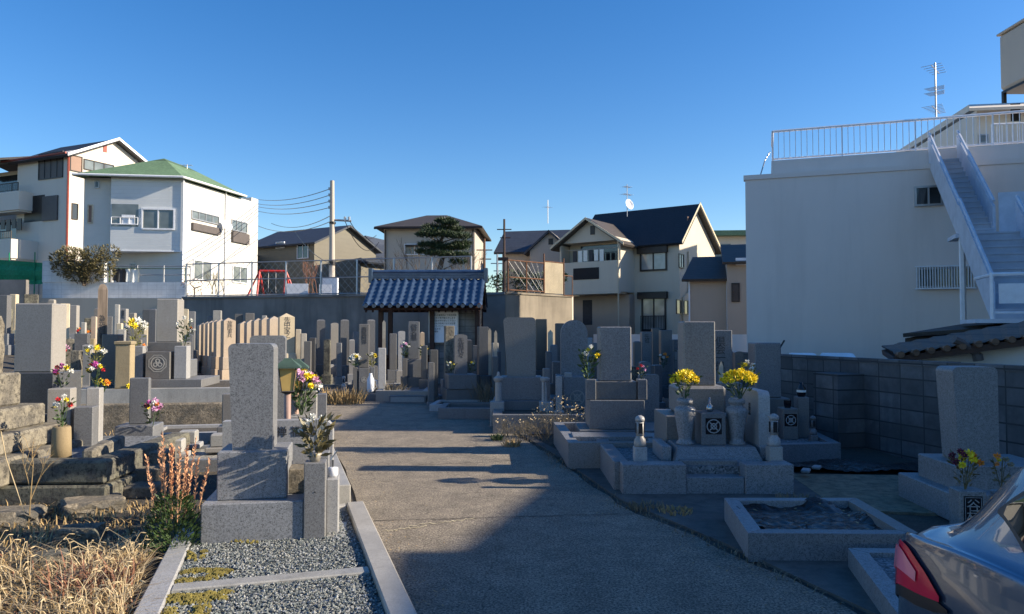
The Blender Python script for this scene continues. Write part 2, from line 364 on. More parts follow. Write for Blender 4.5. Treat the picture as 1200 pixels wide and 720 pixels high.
M['wall_w']=siding('white_siding',(.70,.68,.63),.24,depth=.12); M['wall_ws']=siding('white_horizontal_siding',(.74,.76,.76),.2,depth=.25)
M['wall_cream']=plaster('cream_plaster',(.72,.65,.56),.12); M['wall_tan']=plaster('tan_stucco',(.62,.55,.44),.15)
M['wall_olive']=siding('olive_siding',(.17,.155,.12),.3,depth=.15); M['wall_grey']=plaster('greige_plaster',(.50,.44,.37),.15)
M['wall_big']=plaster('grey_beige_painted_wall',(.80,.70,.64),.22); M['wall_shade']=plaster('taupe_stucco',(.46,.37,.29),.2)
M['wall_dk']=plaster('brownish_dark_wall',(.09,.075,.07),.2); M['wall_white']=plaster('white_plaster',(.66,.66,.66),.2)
def roofm(name,c,pitch=.3,ax='x'):
    k=N(name); sp=k.n('ShaderNodeSeparateXYZ'); k.l(k.tc.outputs['Object'],sp.inputs[0])
    m=k.n('ShaderNodeMath',operation='MULTIPLY'); k.l(sp.outputs[2],m.inputs[0]); m.inputs[1].default_value=1/pitch
    f=k.n('ShaderNodeMath',operation='FRACT'); k.l(m.outputs[0],f.inputs[0]); a=k.noise(1.2,6,.7); b=k.noise(8,4,.7)
    base=k.mix(k.ramp(a,.3,.7),tuple(x*.7 for x in c),c); base=k.mix(k.ramp(b,.45,.7,(0,0,0),(.5,)*3),base,tuple(x*1.5 for x in c)); base=k.mix(k.ramp(f.outputs[0],0,.2),tuple(x*.45 for x in c),base)
    k.bump(f.outputs[0],.7,.03); return k.done(base,.6)
M['roof_g']=roofm('green_sheet_roof',(.15,.24,.13),2.0); M['roof_d']=roofm('dark_slate_roof',(.028,.03,.036),.14); M['roof_b']=roofm('grey_brown_slate_roof',(.075,.062,.052),.14)
M['roof_t']=roofm('blue_grey_tile_roof',(.05,.06,.08),.2)
def gable(mb,x0,x1,y0,y1,z0,zr,ov=.35,th=.12,axis='x'):
    """gable roof; ridge runs along axis"""
    if axis=='x':
        ym=(y0+y1)/2; dz=(zr-z0)*ov/((y1-y0)/2)
        mb.slab([(x0-ov,y0-ov,z0-dz),(x1+ov,y0-ov,z0-dz),(x1+ov,ym,zr),(x0-ov,ym,zr)],th)
        mb.slab([(x1+ov,y1+ov,z0-dz),(x0-ov,y1+ov,z0-dz),(x0-ov,ym,zr),(x1+ov,ym,zr)],th)
    else:
        xm=(x0+x1)/2; dz=(zr-z0)*ov/((x1-x0)/2)
        mb.slab([(x0-ov,y1+ov,z0-dz),(x0-ov,y0-ov,z0-dz),(xm,y0-ov,zr),(xm,y1+ov,zr)],th)
        mb.slab([(x1+ov,y0-ov,z0-dz),(x1+ov,y1+ov,z0-dz),(xm,y1+ov,zr),(xm,y0-ov,zr)],th)
def hip(mb,x0,x1,y0,y1,z0,zr,rx0,rx1,ry0,ry1,th=.12):
    a,b,c,d=(x0,y0,z0),(x1,y0,z0),(x1,y1,z0),(x0,y1,z0)
    if rx0==rx1:
        e,f=(rx0,ry0,zr),(rx0,ry1,zr)
        mb.slab([a,b,e],th); mb.slab([b,c,f,e],th); mb.slab([c,d,f],th); mb.slab([d,a,e,f],th)
    else:
        e,f=(rx0,ry0,zr),(rx1,ry0,zr)
        mb.slab([a,b,f,e],th); mb.slab([b,c,f],th); mb.slab([c,d,e,f],th); mb.slab([d,a,e],th)
def antenna(label,base,h,els,col='alu',dish=False,group='rooftop television antennas'):
    t=thing('television_antenna',label,'antenna',base,rnd.uniform(0,60),group)
    obj('mast',MB().tube((0,0,0),(0,0,h),.025),col,t)
    for z,L,n in els:
        m=MB(); m.tube((-L*.5,0,z),(L*.5,0,z),.015)
        for i in range(n):
            x=-L*.5+L*i/(n-1); m.tube((x,-.28+i*.02,z),(x,.28-i*.02,z),.009,n=4)
        obj('aerial',m,col,t)
    if dish:
        obj('dish',MB().lathe([(.02,.02),(.2,.06),(.32,.16),(.3,.16),(.18,.08),(.02,.04)],n=14),'white',t).matrix_local=Matrix.Translation((0,-.05,h*.35))@Matrix.Rotation(R(75),4,'X')
    return t
# ---- white house, left
h=House('white_house','white two storey house with green hipped roof and railed window grilles','house',212,38,-13,2.6)
W_,D_=4.84,6.9; zt=6.85; zo=3.15
hb=h
class Skew(House):
    def __init__(s,base,da):
        s.o=base.o; s.a=base.a+R(da); s.root=base.root; s.rot=Matrix.Rotation(-s.a,3,'Z'); s.da=R(da)
    def p(s,name,mb,mat,smooth=False,label=None,parent=None):
        o=obj(name,mb,mat,parent or s.root,smooth,label)
        if not parent: o.rotation_euler.z=s.da
        return o
h=Skew(hb,21)
h.p('wall',MB().box(-3.43,0,0.0,1.6,zo,zt),'wall_ws',label='upper front wall with horizontal siding')
h.p('wall',MB().box(-W_,-3.43,.35,3.5,-.5,zt-.02).box(-3.43,-.02,1.0,1.5,-.5,zo),'wall_w',label='white lower front wall set back under the overhang')
hb.p('wall',MB().box(-3.2,.004,.0,D_,-.5,zt-.12).box(-3,0.001,6.2,6.9,zt-.12,zt+.12),'wall_w',label='sunlit side wall')
h.p('soffit',MB().box(-3.43,.01,-.02,1.0,zo-.06,zo-.001),'white')
ca,sa=math.cos(R(21)),math.sin(R(21)); q=lambda x,y,z:(x*ca-y*sa,x*sa+y*ca,z)
c0=q(.12,-.38,zt); c1=q(-W_-.3,-.35,zt); c2=(.3,5.2,zt); c3=(q(-W_-.3,0,0)[0],5.2,zt); r0=(-1.9,1.0,zt+1.35); r1=(-2.1,3.4,zt+1.35)
m=MB(); m.slab([c1,c0,r0],.1); m.slab([c0,c2,r1,r0],.1); m.slab([c2,c3,r1],.1); m.slab([c3,c1,r0,r1],.1); hb.p('roof',m,'roof_g')
hb.p('gutter',MB().tube(c1,c0,.06).tube(c0,c2,.06),'white')
h.p('drainpipe',MB().tube((.05,-.06,0),(.05,-.06,zt),.04),'white'); hb.p('drainpipe',MB().tube((.06,3.6,0),(.06,3.6,zt),.035),'white')
d=h.dark('f',0,131,162,239,266,'balcony_recess','glass_g'); 
m=MB(); h.qbox(m,'f',0,143,158,252,263,.05); h.p('air_conditioner',m,'white')
m=MB(); a0,z=h.hit('f',0,131,263); a1,_=h.hit('f',0,162,263); m.tube((a0,-.08,z),(a1,-.08,z),.03).tube((a0,-.08,z+.35),(a1,-.08,z+.35),.02)
for i in range(4): q=a0+(a1-a0)*i/3; m.tube((q,-.08,z),(q,-.08,z+.35),.02)
h.p('balcony_rail',m,'white')
h.win('f',0,166,205,244,270,1,'white','glass_g',.08)
h.win('f',.35,103,109,240,262,0,'woodp','shut'); h.win('f',.35,111,117,212,221,0,'alu','glass_g')
h.win('f',1.0,152,160,309,330,0,'alu','glass_g'); h.win('f',1.0,174,196,305,332,1,'alu','glass_g')
h=hb
h.win('r',0,224,256,246,264,3,'alu','glass_g'); m=MB(); q=h.qbox(m,'r',0,224,256,261,276,.14)
h.p('window_grille',m,'shut_g'); h.win('r',0,271,289,257,274,2,'alu','glass_g'); m=MB(); h.qbox(m,'r',0,271,290,271,287,.14); h.p('window_grille',m,'shut_g')
h.win('r',0,226,247,304,330,1,'white','glass_g'); h.win('r',0,272,289,311,333,1,'white','glass_g')
m=MB(); a,z=h.hit('r',0,259,266); m.lathe([(.02,0),(.2,.04),(.32,.14)],n=12); oo=h.p('satellite_dish',m,'white'); oo.matrix_local=Matrix.Translation((.3,a,z))@Matrix.Rotation(R(60),4,'Y')@Matrix.Rotation(R(20),4,'X')
antenna('small antenna on the white house green roof',h.root.matrix_world@Vector((0,0,0)) if 0 else P(219,212,41),.9,[(.85,.5,4)])
# ---- tall cream apartment house, far left
h=House('apartment_house','tall cream three storey house at far left with dark roof and red drainpipe','house',77,47,-24,2.2)
z=10.75
h.p('wall',MB().box(-5,0,0,6.4,-1,z),'wall_cream')
m=MB(); m.prism([(0,z),(6.4,z),(3.2,z+1.55)],'x',-5,0); h.p('gable_wall',m,'wall_cream')
m=MB(); gable(m,-5,0,0,6.4,z-.02,z+1.6,.4,.16,'x'); h.p('roof',m,'roof_d')
m=MB(); 
for y0,y1,sg in ((-.4,3.2,1),(3.2,6.8,-1)):
    za,zb_=(z-.2,z+1.62) if sg>0 else (z+1.62,z-.2); m.slab([(.43,y0,za-.12),(.43,y1,zb_-.12),(.43,y1,zb_+.06),(.43,y0,za+.06)][::-1],.04)
h.p('bargeboard',m,'white')
h.p('drainpipe',MB().tube((.05,-.06,0),(.05,-.06,z),.07).path([(-6,-.42,z-.12),(.3,-.42,z-.12)],.07),'redp')
m=MB(); h.qbox(m,'r',0,121,125,167,179,.03); h.p('gable_vent',m,'redp')
h.win('f',0,46,74,181,208,3,'frame_d','shut_g'); h.dark('f',0,29,52,231,259,'window_box','frame_d'); m=MB(); h.qbox(m,'f',0,51,68,231,258,.1); h.p('shutter',m,'shut_g')
h.win('r',0,82,96,181,203,0,'frame_d','shut'); h.win('r',0,98,133,186,206,2,'frame_d','glass_g'); h.win('r',0,84,91,238,258,0,'frame_d','glass')
# stepped balcony wing
h.p('balcony',MB().box(-11,-3.4,-.9,-.8,z-3.5,z-2.3).box(-3.5,-3.4,-.8,0,z-3.5,z-2.3).box(-11,-3.5,-.8,.05,z-3.6,z-3.45).box(-11,-2.8,-1.7,-1.6,z-6.7,z-5.5).box(-2.9,-2.8,-1.6,0,z-6.7,z-5.5).box(-11,-2.9,-1.6,.05,z-6.8,z-6.65).box(-11,-2.6,-2.2,-.05,-1,z-7.9),'wall_cream')
h.p('wall',MB().box(-11,-5,1.2,6.4,-1,z-.3),'wall_cream',label='recessed wall behind the balconies')
h.p('balcony_recess',MB().box(-10.5,-5.1,1.1,1.19,z-6.4,z-3.8).box(-10.5,-5.1,1.1,1.19,z-2.6,z-.6),'glass')
m=MB(); gable(m,-12,-5.2,-1.2,7,z-.1,z+1.0,.1,.14,'x'); h.p('roof',m,'roof_d')
h.p('gutter',MB().tube((-12,-1.35,z-.15),(-5.0,-1.35,z-.15),.09),'redp')
m=MB(); railing(m,(-9,-.85,z-2.3),(-3.6,-.85,z-2.3),.55,.2,.02); railing(m,(-9,-1.65,z-5.5),(-2.9,-1.65,z-5.5),.5,.2,.02); h.p('balcony_rail',m,'frame_d')
m=MB()
for i in range(8): x=-8+i*.55; m.box(x,x+.4,-.5,-.45,z-4.6-.15*(i%2),z-4.0)
h.p('laundry',m,'frame_d')
nt_=thing('green_netting','green construction net screen hung below the cream apartment balconies','net',P(30,318,43),-10)
m=grid(-2.9,2.1,0,1.3,20,5,lambda x,y:0); m.v=[(x,.12*math.sin(x*3)+.05*math.sin(y*7),y*(1-.06*x)-.75) for x,y,z_ in m.v]; obj('net',m,'net',nt_)
m=MB(); 
for x in (-2.9,-1.2,.5,2.1): m.tube((x,.1,-1.5),(x,.1,1.1),.03)
obj('net_pole',m,'net',nt_)
M['conc_l']=plaster('brownish_concrete_footing',(.50,.44,.36),.4)
# ---- white block wall below the houses, with shrub and washing line
M['wallblk']=blocks('white_painted_blocks',(.86,.85,.83),.4,.2,.8,False,.3,.92,.25)
Yw=31.5
def wallthing(name,label,cat,x0,y,x1,y1,z0,z1,mat,th=.2,group=None):
    a=Vector((x0,y,0)); b=Vector((x1,y1,0)); L=(b-a).length
    t=thing(name,label,cat,(x0,y,z0),math.degrees(math.atan2(y1-y,x1-x0)),group)
    obj('wall_face',MB().box(0,L,0,th,0,z1-z0),mat,t); return t,L
p0=P(57,0,Yw).x; p1=P(222,0,Yw).x
t,L=wallthing('block_wall','stained white painted block wall below the houses at left','wall',p0,Yw,p1,Yw,1.0,P(0,331,Yw).z,'wallblk')
obj('wall_face',MB().box(0,2.6,-.04,.16,P(0,331,Yw).z-1.0,P(0,306,Yw).z-1.0),'wallblk',t)
obj('footing',MB().box(-.1,L,-.35,-.05,-.3,P(0,350,Yw).z-1.0),'conc_l',t)
M['conc']=plaster('stained_concrete',(.34,.29,.22),.75,.9,(.10,.085,.065)); M['conc_d']=plaster('dark_stained_concrete',(.33,.30,.275),.6,.9,(.05,.05,.05))
t,L=wallthing('retaining_wall','dark low retaining wall at far left behind the oldest graves','wall',-28,30.5,p0-.05,30.5,.5,P(0,328,30.5).z,'conc_d')
M['gcurt']=plain('dark_fence_board',(.05,.05,.055),.8)
obj('fence_board',MB().box(2,L,-.03,.0,1.6,2.25),'gcurt',t)
# terrace the houses stand on
def terr(x,y):
    if y<33: return 1.2
    return 2.6
struct('terrain',MB().box(-60,-13.2,31.72,80,-.3,2.62).box(-13.2,2.3,29.4,80,-.3,2.86),'dirt','raised ground behind the retaining walls')
struct('terrain',MB().box(2.32,60,33.0,90,-.3,1.0),'dirt','lower ground under the tan houses')
# back retaining wall (dark left run, lit right run)
xa=P(222,0,29.5).x; xb=P(592,0,26).x
t,L=wallthing('retaining_wall','long dark concrete retaining wall behind the graves and pavilion','wall',xa,29.3,xb,26,0,2.92,'conc_d',.3)
obj('coping',MB().box(0,L,-.06,.36,2.92,3.0),'conc_d',t)
t,L2=wallthing('retaining_wall','sunlit streaky concrete retaining wall right of the tiled pavilion','wall',xb+.02,26.02,2.3,28.7,0,2.95,'conc',.3)
obj('coping',MB().box(0,L2,-.04,.34,2.95,3.02),'conc',t)
RW=t
# chain-link style fences on top
def fence(label,p0,p1,h,npost,rails,mat='rust',wire=True,group='fences along the terrace'):
    p0=Vector(p0);p1=Vector(p1); L=(p1-p0).length; d=math.degrees(math.atan2(p1.y-p0.y,p1.x-p0.x)); t=thing('pipe_fence',label,'fence',p0,d,group)
    for i in range(npost): x=L*i/(npost-1); obj('post',MB().tube((x,0,0),(x,0,h),.035),mat,t)
    m=MB()
    for z in rails: m.tube((0,0,z),(L,0,z),.022)
    obj('rail',m,mat,t)
    if wire:
        m=MB(); n=int(L/.28); 
        for i in range(n): x=i*.28; m.tube((x,0,.05),(min(L,x+h*.9),0,min(h,h)),.004,n=3,cap=False).tube((x,0,h),(min(L,x+h*.9),0,.05),.004,n=3,cap=False)
        obj('wire_mesh',m,'alu',t)
    return t
fence('grey pipe and wire fence in front of the olive houses',(xa,29.6,2.95),(xb-1.2,26.5,2.95),1.35,9,(.1,.7,1.35),'alu')
fence('rusty orange pipe fence on the retaining wall right of pavilion',(xb+.1,26.3,3.0),(P(637,0,27.5).x,27.5,3.0),1.15,3,(.1,.55,1.15),'rust',True)
fence('thin brown pipe fence above the washing line wall',(p0+2.6,32,P(0,331,Yw).z),(p1,32,P(0,331,Yw).z),.75,4,(.35,.72),'alu',False)
g=thing('sheet_metal_gate','pale corrugated sheet metal gate panel on the retaining wall','gate',(P(637,0,27.5).x,27.5,3.0),45)
m=MB()
for i in range(18): m.box(i*.06,i*.06+.035,0,.03,.05,1.2); m.box(i*.06+.035,i*.06+.06,.015,.025,.05,1.2)
obj('panel',m,'cream',g)
m=MB().tube((0,0,0),(0,0,1.5),.03).tube((1.1,0,0),(1.1,0,1.4),.03).tube((0,0,1.22),(1.1,0,1.22),.02).tube((1.1,0,0),(1.6,0,0),.02).tube((1.6,0,0),(1.6,0,.75),.02).tube((1.1,0,.75),(1.6,0,.75),.02); obj('gate_frame',m,'rust',g)
# washing line
wl=thing('washing_line','washing line with dark and pale shirts before the white house','washing line',P(125,334,31.8),0)
q=lambda x:(P(x,0,31.8).x-wl.location.x)
m=MB().tube((q(134),0,0),(q(134),0,.75),.03).tube((q(222),0,0),(q(222),0,.75),.03).tube((q(134),0,.7),(q(222),0,.68),.015); obj('line_pole',m,'leaf',wl)
for x,wd,hh,c in ((147,.42,.75,'gcurt'),(156,.2,.55,'fw'),(163,.35,.62,'fw'),(140,.15,.5,'gcurt')):
    m=grid(-wd/2,wd/2,-hh,0,6,6,lambda a,b:0); m.v=[(a*(1-.25*(b>-.1)),.06*math.sin(a*20)*(.3-b)+.02,b) for a,b,_ in m.v]
    m.v+= [(a,b+.05,c_) for a,b,c_ in m.v]; n_=49; m.f+= [tuple(i+n_ for i in f[::-1]) for f in m.f]
    sh=obj('shirt',m,c,wl); sh.location=(q(x),0,.68)
# ---- olive siding house, low gabled house, beige hipped house
h=House('olive_house','dark olive sided house left of the utility pole','house',371,48,-30,2.8)
h.p('wall',MB().box(-.1,0,0,1,0,1) if 0 else MB().box(-6.3,0,0,6,0,4.7),'wall_olive')
h.root.location.x=P(371,0,48).x
m=MB(); m.prism([(0,4.7),(6,4.7),(3,5.9)],'x',-6.3,0); h.p('gable_wall',m,'wall_olive')
m=MB(); gable(m,-6.3,0,0,6,4.7,6.05,.35,.12,'x'); h.p('roof',m,'roof_t')
h.win('f',0,327,337,284,291,0,'white','glass_b'); h.win('f',0,352,365,286,303,1,'white','glass')
h.p('wall',MB().box(-7.0,-5.3,-1.6,0,0,3.9),'wall_dk',label='dark brown porch bay'); h.p('porch_roof',MB().box(-7.2,-5.1,-1.8,0,3.9,4.0),'roof_d')
h=House('gabled_house','low olive gabled house with dark balcony behind the utility pole','house',423,52,-42,2.8)
h.p('wall',MB().box(-4.6,0,0,6,0,4.0),'wall_olive'); m=MB(); m.prism([(-4.6,4),(0,4),(-2.3,5.3)],'y',0,6); h.p('gable_wall',m,'wall_olive')
m=MB(); gable(m,-4.6,0,0,6,4.0,5.4,.5,.14,'y'); h.p('roof',m,'roof_t')
h.p('balcony',MB().box(-3.9,.1,-.9,-.84,1.6,2.5).box(-3.9,.1,-.84,0,1.5,1.6),'gcurt'); h.win('f',0,394,417,303,313,2,'frame_d','glass_g')
h.p('laundry',MB().box(-2.9,-2.5,-.5,-.46,2.4,3.0).box(-2.3,-2.0,-.5,-.46,2.45,3.05).box(-1.7,-1.1,-.5,-.46,2.3,3.0),'fw')
h=House('yellow_house','small pale yellow house corner beside the beige hipped house','house',446,60,-20,2.8)
h.p('wall',MB().box(-2.5,0,0,4,0,5.6),'tan'); m=MB(); gable(m,-2.5,0,0,4,5.5,6.6,.4,.12,'y'); h.p('roof',m,'roof_t')
h=House('beige_house','beige hipped roof house behind the pine tree','house',556,45,-3,2.8)
h.p('wall',MB().box(-5.5,0,0,6,0,5.2),'wall_grey'); m=MB(); hip(m,-6.0,.5,-.5,6.5,5.15,6.35,-3.4,-2.1,3,3,.1); h.p('roof',m,'roof_b')
h.win('f',0,474,498,286,299,1,'white','glass_g'); h.p('awning',MB().box(-4.15,-2.9,-.4,0,4.0,4.05),'roof_d')
h.p('gutter',MB().tube((-6,-.52,5.05),(.5,-.52,5.05),.06).tube((-5.4,-.06,0),(-5.4,-.06,5.0),.04).tube((-.1,-.06,0),(-.1,-.06,5.0),.04),'frame_d')
# ---- twin dark house + tan gabled house
h=House('dark_gabled_house','shaded blue grey house with twin gables left of the tan house','house',664,50,-12,1.0)
zr=P(620,292,50).z-1
h.p('wall',MB().box(-4.4,0,0,6,0,zr),'wall_grey'); m=MB(); gable(m,-4.6,.4,-.1,6,zr,zr+1.7,.3,.14,'x'); h.p('roof',m,'roof_t')
m=MB(); m.prism([(-2.4,zr-.1),(0.4,zr-.1),(-.9,zr+1.1)],'y',-1.0,2); h.p('gable_wall',m,'wall_grey'); h.p('wall',MB().box(-2.3,.2,-1,0,0,zr-.1),'wall_grey')
m=MB(); gable(m,-2.4,.4,-1.0,2.5,zr-.1,zr+1.15,.3,.12,'y'); h.p('roof',m,'roof_t'); m=MB(); m.box(-1.05,-.75,-1.03,-1.0,zr+.2,zr+.6); h.p('gable_vent',m,'frame_d')
antenna('thin forked aerial above the shaded twin gable house',P(642,262,51),1.6,[(1.1,.5,3)])
h=House('tan_house','tan two storey stucco house with front gable and white laundry on balcony','house',787,42,-35,1.0)
zE=P(787,278,42).z-1
m=MB(); m.box(-6.6,0,1.2,7,0,zE); h.p('wall',m,'wall_tan')
m=MB(); m.prism([(1.2,zE-.004),(7,zE-.004),(3.6,zE+2.3)],'x',-6.4,0.0); h.p('gable_wall',m,'wall_tan')
m=MB(); th=.14
m.slab([(-6.8,.8,zE-.25),(.35,.8,zE-.25),(.35,3.6,zE+2.35),(-6.8,3.6,zE+2.35)],th); m.slab([(.35,7.4,zE-.25),(-6.8,7.4,zE-.25),(-6.8,3.6,zE+2.35),(.35,3.6,zE+2.35)],th); h.p('roof',m,'roof_d')
m=MB(); m.slab([(.37,.75,zE-.32),(.37,3.6,zE+2.3),(.37,3.6,zE+2.45),(.37,.75,zE-.15)],.03); m.slab([(.37,3.6,zE+2.3),(.37,7.45,zE-.32),(.37,7.45,zE-.15),(.37,3.6,zE+2.45)],.03); h.p('bargeboard',m,'cream')
# front bay with its own gable
a0,_=h.hit('f',0,662,350); a1,_=h.hit('f',0,733,350); ym=-.6
zb1=P(700,366-22,42).z; _,z1=h.hit('f',ym,700,283); _,zsl=h.hit('f',ym,700,343); _,zpar=h.hit('f',ym,700,307); _,zpk=h.hit('f',ym,692,258)
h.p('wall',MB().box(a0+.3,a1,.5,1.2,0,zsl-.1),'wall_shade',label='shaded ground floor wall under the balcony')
h.p('wall',MB().box(a0+.05,a1-.05,.4,1.3,zsl,z1).box(a0,a0+.12,ym,.4,zpar,z1).box(a1-.12,a1,ym,1.2,zsl,z1),'wall_tan')
h.p('balcony',MB().box(a0-.1,a1+.0,ym-.35,ym-.22,zsl-.1,zpar).box(a1-.12,a1+.002,ym-.22,ym,zsl-.1,zpar).box(a0-.1,a1-.12,ym-.22,.4,zsl-.1,zsl+.02),'wall_tan')
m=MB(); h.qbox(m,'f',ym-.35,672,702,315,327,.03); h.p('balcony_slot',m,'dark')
m=MB(); m.prism([(a0,z1),(a1,z1),((a0+a1)/2,zpk)],'y',ym,1.2); h.p('gable_wall',m,'wall_tan')
m=MB(); gable(m,a0,a1,ym,3.0,z1-.02,zpk+.1,.42,.13,'y'); h.p('roof',m,'roof_b')
m=MB(); h.qbox(m,'f',ym,692,697,265,275,.04); h.p('gable_vent',m,'frame_d')
m=MB(); xm=(a0+a1)/2; dz=(zpk-z1)*.42/((a1-a0)/2)
m.slab([(a0-.42,ym-.45,z1-dz-.1),(xm,ym-.45,zpk-.02),(xm,ym-.45,zpk+.12),(a0-.42,ym-.45,z1-dz+.04)][::-1],.03); m.slab([(xm,ym-.45,zpk-.02),(a1+.42,ym-.45,z1-dz-.1),(a1+.42,ym-.45,z1-dz+.04),(xm,ym-.45,zpk+.12)][::-1],.03); h.p('bargeboard',m,'cream')
m=MB(); m.box(a0+.9,a1-.7,.38,.4,zsl+.1,z1-.1); h.p('balcony_door',m,'glass')
h.p('laundry_pole',MB().tube((a0+.6,ym-.1,z1-.45),(a1-.25,ym-.1,z1-.45),.02),'alu')
for i in range(6): x=a0+1.0+i*.36; h.p('laundry',MB().box(x,x+.26,ym-.13,ym-.07,z1-1.15-.2*(i%2),z1-.5),'fw' if i%3 else 'gcurt')
h.dark('f',.5,683,694,352,381,'door','gcurt')
h.win('f',1.2,750,782,292,317,1,'frame_d','glass_b',.1); h.win('f',1.2,752,781,348,388,1,'frame_d','glass_b',.1,True)
m=MB(); h.qbox(m,'f',1.2,748,783,290,296,.25); h.p('window_hood',m,'frame_d'); m=MB(); h.qbox(m,'f',1.2,749,783,343,350,.3); h.p('window_hood',m,'frame_d')
h.win('f',1.2,735,742,295,313,0,'frame_d','glass_g'); h.win('f',1.2,735,742,352,371,0,'frame_d','glass_g')
h.win('r',0,795,801,297,315,1,'frame_d','glass_g'); h.win('r',0,792,806,351,369,2,'frame_d','glass_g'); m=MB(); h.qbox(m,'r',0,805,809,254,263,.05); h.p('gable_vent',m,'shut')
h.p('drainpipe',MB().path([(.06,1.5,0),(.06,1.5,2.6),(.06,2.4,3.0),(.06,2.4,zE-.6)],.045).tube((a1+.05,ym-.4,0),(a1+.05,ym-.4,z1),.04),'cream')
antenna('tall antenna with white satellite dish on tan house roof',P(735,254,44),1.9,[(1.75,.5,5),(1.3,.7,6)],dish=True)
h=House('brown_roof_house','low taupe house with brown slate roof right of the tan house','house',852,36,-14,.5)
zE=P(830,325,36).z-.5
h.p('wall',MB().box(-1.75,0,0,5,0,zE).box(0,3.2,-.5,5,0,zE+.7),'wall_shade')
m=MB(); m.slab([(-2.1,-.4,zE-.1),(.1,-.4,zE-.1),(.1,3,zE+1.3),(-1.6,3,zE+1.3)],.12); m.slab([(-.2,-.9,zE+.65),(3.4,-.9,zE+.65),(3.4,3,zE+1.9),(-.2,3,zE+1.9)],.12); h.p('roof',m,'roof_b')
h.win('f',-.5,857,867,332,354,0,'frame_d','glass',.06); m=MB(); h.qbox(m,'f',-.5,862,874,303,311,.2); h.p('skylight',m,'white')
h.p('drainpipe',MB().tube((.02,-.1,0),(.02,-.1,zE),.04).tube((-1.75,-.05,0),(-1.75,-.05,zE),.04),'white')
h=House('apartment_block','distant cream apartment block with green roof edge right of tan house','apartment',905,60,-5,1.0)
zt=P(850,271,60).z-1; h.p('wall',MB().box(-6.5,0,0,8,0,zt-.4),'wall_cream'); h.p('roof',MB().box(-7,.3,-.8,8.5,zt-.4,zt),'roof_g')
h.p('window_strip',MB().box(-5.9,-5.1,-.03,0,zt-2.2,zt-1.1).box(-4.5,-3.2,-.03,0,zt-2.4,zt-1.0),'glass_g'); h.p('balcony',MB().box(-6,-2,-.7,-.6,zt-3.6,zt-2.7),'wall_white')
# white low wall beyond the right-hand tombs
t,L=wallthing('boundary_wall','low white painted wall in front of the tan house','wall',P(694,0,30).x,30,P(880,0,26.5).x,26.5,-.3,P(790,392,29).z,'wall_white')
# ---- big shaded building on the right with roof railing
BA=-math.degrees(math.atan(1/2.95))
h=House('rendered_building','large windowless grey rendered building with railed roof terrace at right','building',875,24,BA,-.5)
_,zt=h.hit('f',0,875,207); _,z2=h.hit('f',.3,905,189)
m=MB().prism([(0,0),(14,0),(14,5.4),(0,2.4)],'z',0,zt); h.p('wall',m,'wall_big'); a0,_=h.hit('f',.25,904,190)
h.p('parapet',MB().prism([(a0,.25),(13.98,.25),(13.98,5.38),(a0,2.5)],'z',zt,z2).box(-.05,14.02,-.04,.25,zt-.12,zt+.03),'wall_big')
m=MB(); railing(m,(a0+.05,.4,z2),(13.9,.4,z2),.98,.17,.014,.04); railing(m,(a0+.05,.4,z2),(a0+.05,2.4,z2),.98,.3,.014,.04); h.p('roof_railing',m,'white')
h.p('ladder',MB().path([(a0-.35,.1,zt),(a0-.2,.15,z2),(a0-.05,.35,z2+.3)],.02),'alu')
h.win('f',0,1071,1105,219,241,1,'alu','glass',.06); h.win('f',0,1074,1139,314,337,2,'alu','glass_g',.06)
m=MB(); a,z1_=h.hit('f',0,1073,314); b,z0_=h.hit('f',0,1140,337)
for i in range(22): x=a+(b-a)*i/21; m.box(x-.012,x+.012,-.16,-.13,z0_-.03,z1_+.03)
m.box(a-.05,b+.05,-.17,-.13,z1_,z1_+.04).box(a-.05,b+.05,-.17,-.13,z0_-.04,z0_); h.p('window_grille',m,'white')
# white steel stair down from the roof
st=thing('steel_staircase','white painted steel stairs descending from the big building roof','staircase',h.o,BA)
ax,_=h.hit('f',0,1111,180); z7=z2-.45
def flight(x0,x1,ya,za,yb,zb_,n):
    s=MB(); 
    for x in (x0,x1):
        s.hull([(x-.03,ya,za-.15),(x+.03,ya,za-.15),(x+.03,yb,zb_-.15),(x-.03,yb,zb_-.15)],[(x-.03,ya,za+.72),(x+.03,ya,za+.72),(x+.03,yb,zb_+.72),(x-.03,yb,zb_+.72)])
        s.tube((x,ya,za+.85),(x,yb,zb_+.85),.04)
    obj('side_panel',s,'white_st',st)
    t=MB()
    for i in range(n):
        f0=i/n; y=ya+(yb-ya)*f0; z=za+(zb_-za)*f0; dy=(yb-ya)/n; t.box(x0+.03,x1-.03,y+dy*1.1,y,z-.06,z-.02); t.box(x0+.03,x1-.03,y+dy,y+dy+.015,z-.06+(zb_-za)/n,z-.06)
    obj('treads',t,'tread',st)
flight(ax-.45,ax+.3,.2,z7+.1,-3.4,z7-2.6,15)
obj('landing',MB().box(ax-.75,ax+1.75,-4.3,-3.4,z7-2.75,z7-2.65).box(ax+.4,ax+1.7,-3.42,-3.38,z7-2.65,z7-1.55),'white_st',st)
flight(ax-.65,ax+.55,-4.3,z7-2.65,-7.0,z7-4.75,11)
obj('post',MB().tube((ax-.6,-4.2,-.2),(ax-.6,-4.2,z7-2.7),.07),'white',st)
m=MB(); m.tube((ax+.95,-7.7,z7-5.0),(ax+.95,-7.7,z7-3.9),.035)
obj('landing',MB().box(ax-.4,ax+3.6,-8.9,-7.6,z7-5.1,z7-5.0),'white_st',st)
